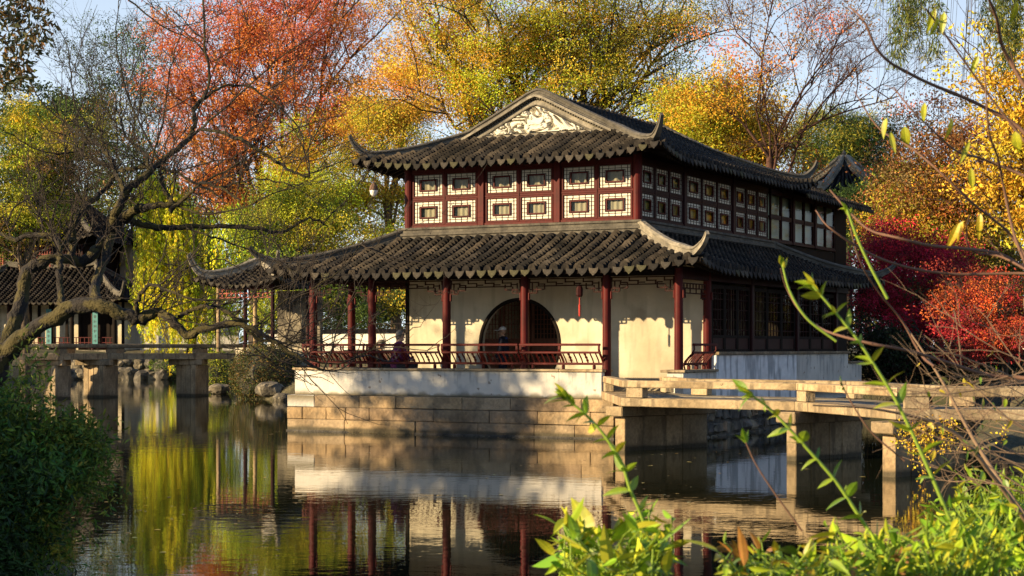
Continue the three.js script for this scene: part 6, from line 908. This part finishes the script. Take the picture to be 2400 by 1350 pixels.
// creeper with yellow leaves trailing from the bridge
{
  const t = thing('yellow_creeper', 'yellow leaved creeper trailing from the bridge over its right pier', 'creeper', at(2140, 985, 27.2)), off = t.position.clone().negate(), items = [], list = [];
  for (let i = 0; i < 26; i++) { const px = 2120 + Math.abs(gauss()) * 75, a = at(px, 985, 26.9 - (px - 2120) * .002), drop = px < 2170 ? rr(.3, 1.0) : rr(.1, .5), b = a.clone().add(V(gauss() * .1, -drop, .05)); const p = wiggle(a, b, 0, 3); list.push(tube(p.map(q => q.clone().add(off)), taper(p.length, .006, .003), 3)); for (let k = 0; k < 15; k++) items.push([a.clone().lerp(b, rr(.1, 1)).add(V(gauss() * .06, gauss() * .03, gauss() * .04)).add(off), rr(.6, 1.1), jit(pick([C.yellow, C.yellow, C.gold]), .15)]); }
  part('vines', join(list), brownTwig, t, true); scatter('foliage', t, sprigGeo(2, .05, .05, .045, .4), M.leaf, items);
}
// low leafy bush along the bottom right
function lowBush(label, boxes, d, nLeaf, L, mats, seedStems) {
  const [x0, y0] = boxes[0], root = at(x0, 1500, d), t = thing('leafy_bush', label, 'bush', root), off = root.clone().negate(), list = []; let made = 0; const extra = [];
  for (const [px, py, rx, ry, n] of boxes) for (let i = 0; i < n; i++) {
    const p = at(px + rr(-rx, rx), py + rr(-ry, ry), d + rr(-.5, .5)), base = at(px + rr(-rx, rx) * .8, py + ry + 120, d + rr(-.4, .4)); const pts = wiggle(base, p, .06, 3); list.push(tube(pts.map(q => q.clone().add(off)), taper(pts.length, .004, .0018), 5));
    const k = 3 + Math.floor(rnd() * 4); for (let j = 0; j < k; j++) { const q = pts[pts.length - 1].clone().lerp(pts[Math.floor(pts.length * .55)], j / k), dir = V(gauss(), gauss() * .7 + .25, gauss() * .8), len = L * (rnd() < .12 ? rr(1.2, 1.9) : rr(.35, 1.1)); if (made < 295) { made++; addLeaf(t, q.add(off), dir, len, pick(mats)); } else extra.push([q.add(off), len, jit(pick([[0.29, 0.42, 0.014], [0.15, 0.28, 0.012], [0.42, 0.43, 0.018]]), .15)]); }
  }
  part('stems', join(list), stemM, t, true);
  if (extra.length) scatter('foliage', t, LG[0], M.leaf, extra);
}
lowBush('bright leafy bush at bottom centre around the foot of the left shoot', [[1460, 1295, 130, 50, 60], [1400, 1330, 110, 30, 30], [1530, 1250, 60, 60, 24], [1350, 1240, 45, 40, 9]], 5, 0, .078, [leafM[0], leafM[1], leafM[2], leafM[4], leafM[1]]);
lowBush('spreading yellow green bush along the bottom right edge', [[1850, 1310, 170, 40, 60], [2080, 1280, 160, 60, 80], [2280, 1260, 130, 80, 80], [2000, 1340, 280, 30, 60]], 4.8, 0, .056, [leafM[0], leafM[1], leafM[2], leafM[3], leafM[5], leafM[6], leafM[0]]);
lowBush('fine leaved light green bush at right edge below the bridge', [[2330, 1150, 90, 50, 70], [2260, 1210, 90, 40, 50], [2380, 1200, 60, 70, 40]], 7.5, 0, .06, [leafM[0], leafM[1], leafM[4]]);
// fallen leaves floating on the pond
for (const [px, py] of [[1530, 1092], [1492, 1094], [1608, 1083], [1885, 1100], [2030, 1118], [560, 1010], [640, 1018], [430, 1016], [1180, 1040], [860, 1062]]) { const d = EYE * FOCAL / (py - HZ), p = at(px, py, d), g = leafGeo(.12, .06, .03, .1); const t = thing('floating_leaf', `small fallen leaf floating on the pond ${px < 450 ? 'below the stone bridge pier' : px < 600 ? 'left, between the willow and bush' : px < 700 ? 'just left of platform corner' : px < 900 ? 'under the left part of the platform' : px < 1300 ? 'under the middle of the platform' : px < 1500 ? 'nearest the first bridge pier' : px < 1550 ? 'second in front of first bridge pier' : px < 1700 ? 'rightmost in front of first bridge pier' : px < 1950 ? 'beside the middle bridge pier' : 'left of the last bridge pier'}`, 'leaf', [p.x, 0.006, p.z], rr(0, 6), 'fallen leaves floating on the pond'); part('blade', g, leafM[5], t); }
{
  const t = thing('pond_litter', 'scattered specks of fallen leaves and scum along the pond edges', 'leaf litter', [0, 0.004, -40]); t.userData.kind = 'stuff'; const items = [];
  for (let i = 0; i < 520; i++) { const k = rnd(); let p; if (k < .35) { const q = L2W(rr(-6.4, 2.5), 0, .45 + Math.abs(gauss()) * .5); p = V(q.x, 0, q.z); } else if (k < .55) { p = V(rr(-5.4, -3.2) + gauss() * .3, 0, rr(-24, -15)); } else { const c = [[-2, -30], [-7, -52], [1, -24], [4, -33], [-9, -60]][i % 5]; p = V(c[0] + gauss() * 2.2, 0, c[1] + gauss() * 2); } items.push([p.add(V(0, 0, 40)), rr(.35, 1.2), jit(pick([[.35, .25, .05], [.2, .12, .04], [.3, .3, .12], [.12, .1, .05]]), .25), new THREE.Quaternion().setFromEuler(new THREE.Euler(0, rr(0, 6.28), 0))]); }
  scatter('leaves', t, leafGeo(.07, .045, .02, .08), M.leaf, items);
}
console.log('instances', instances);
renderer.render(scene, camera);
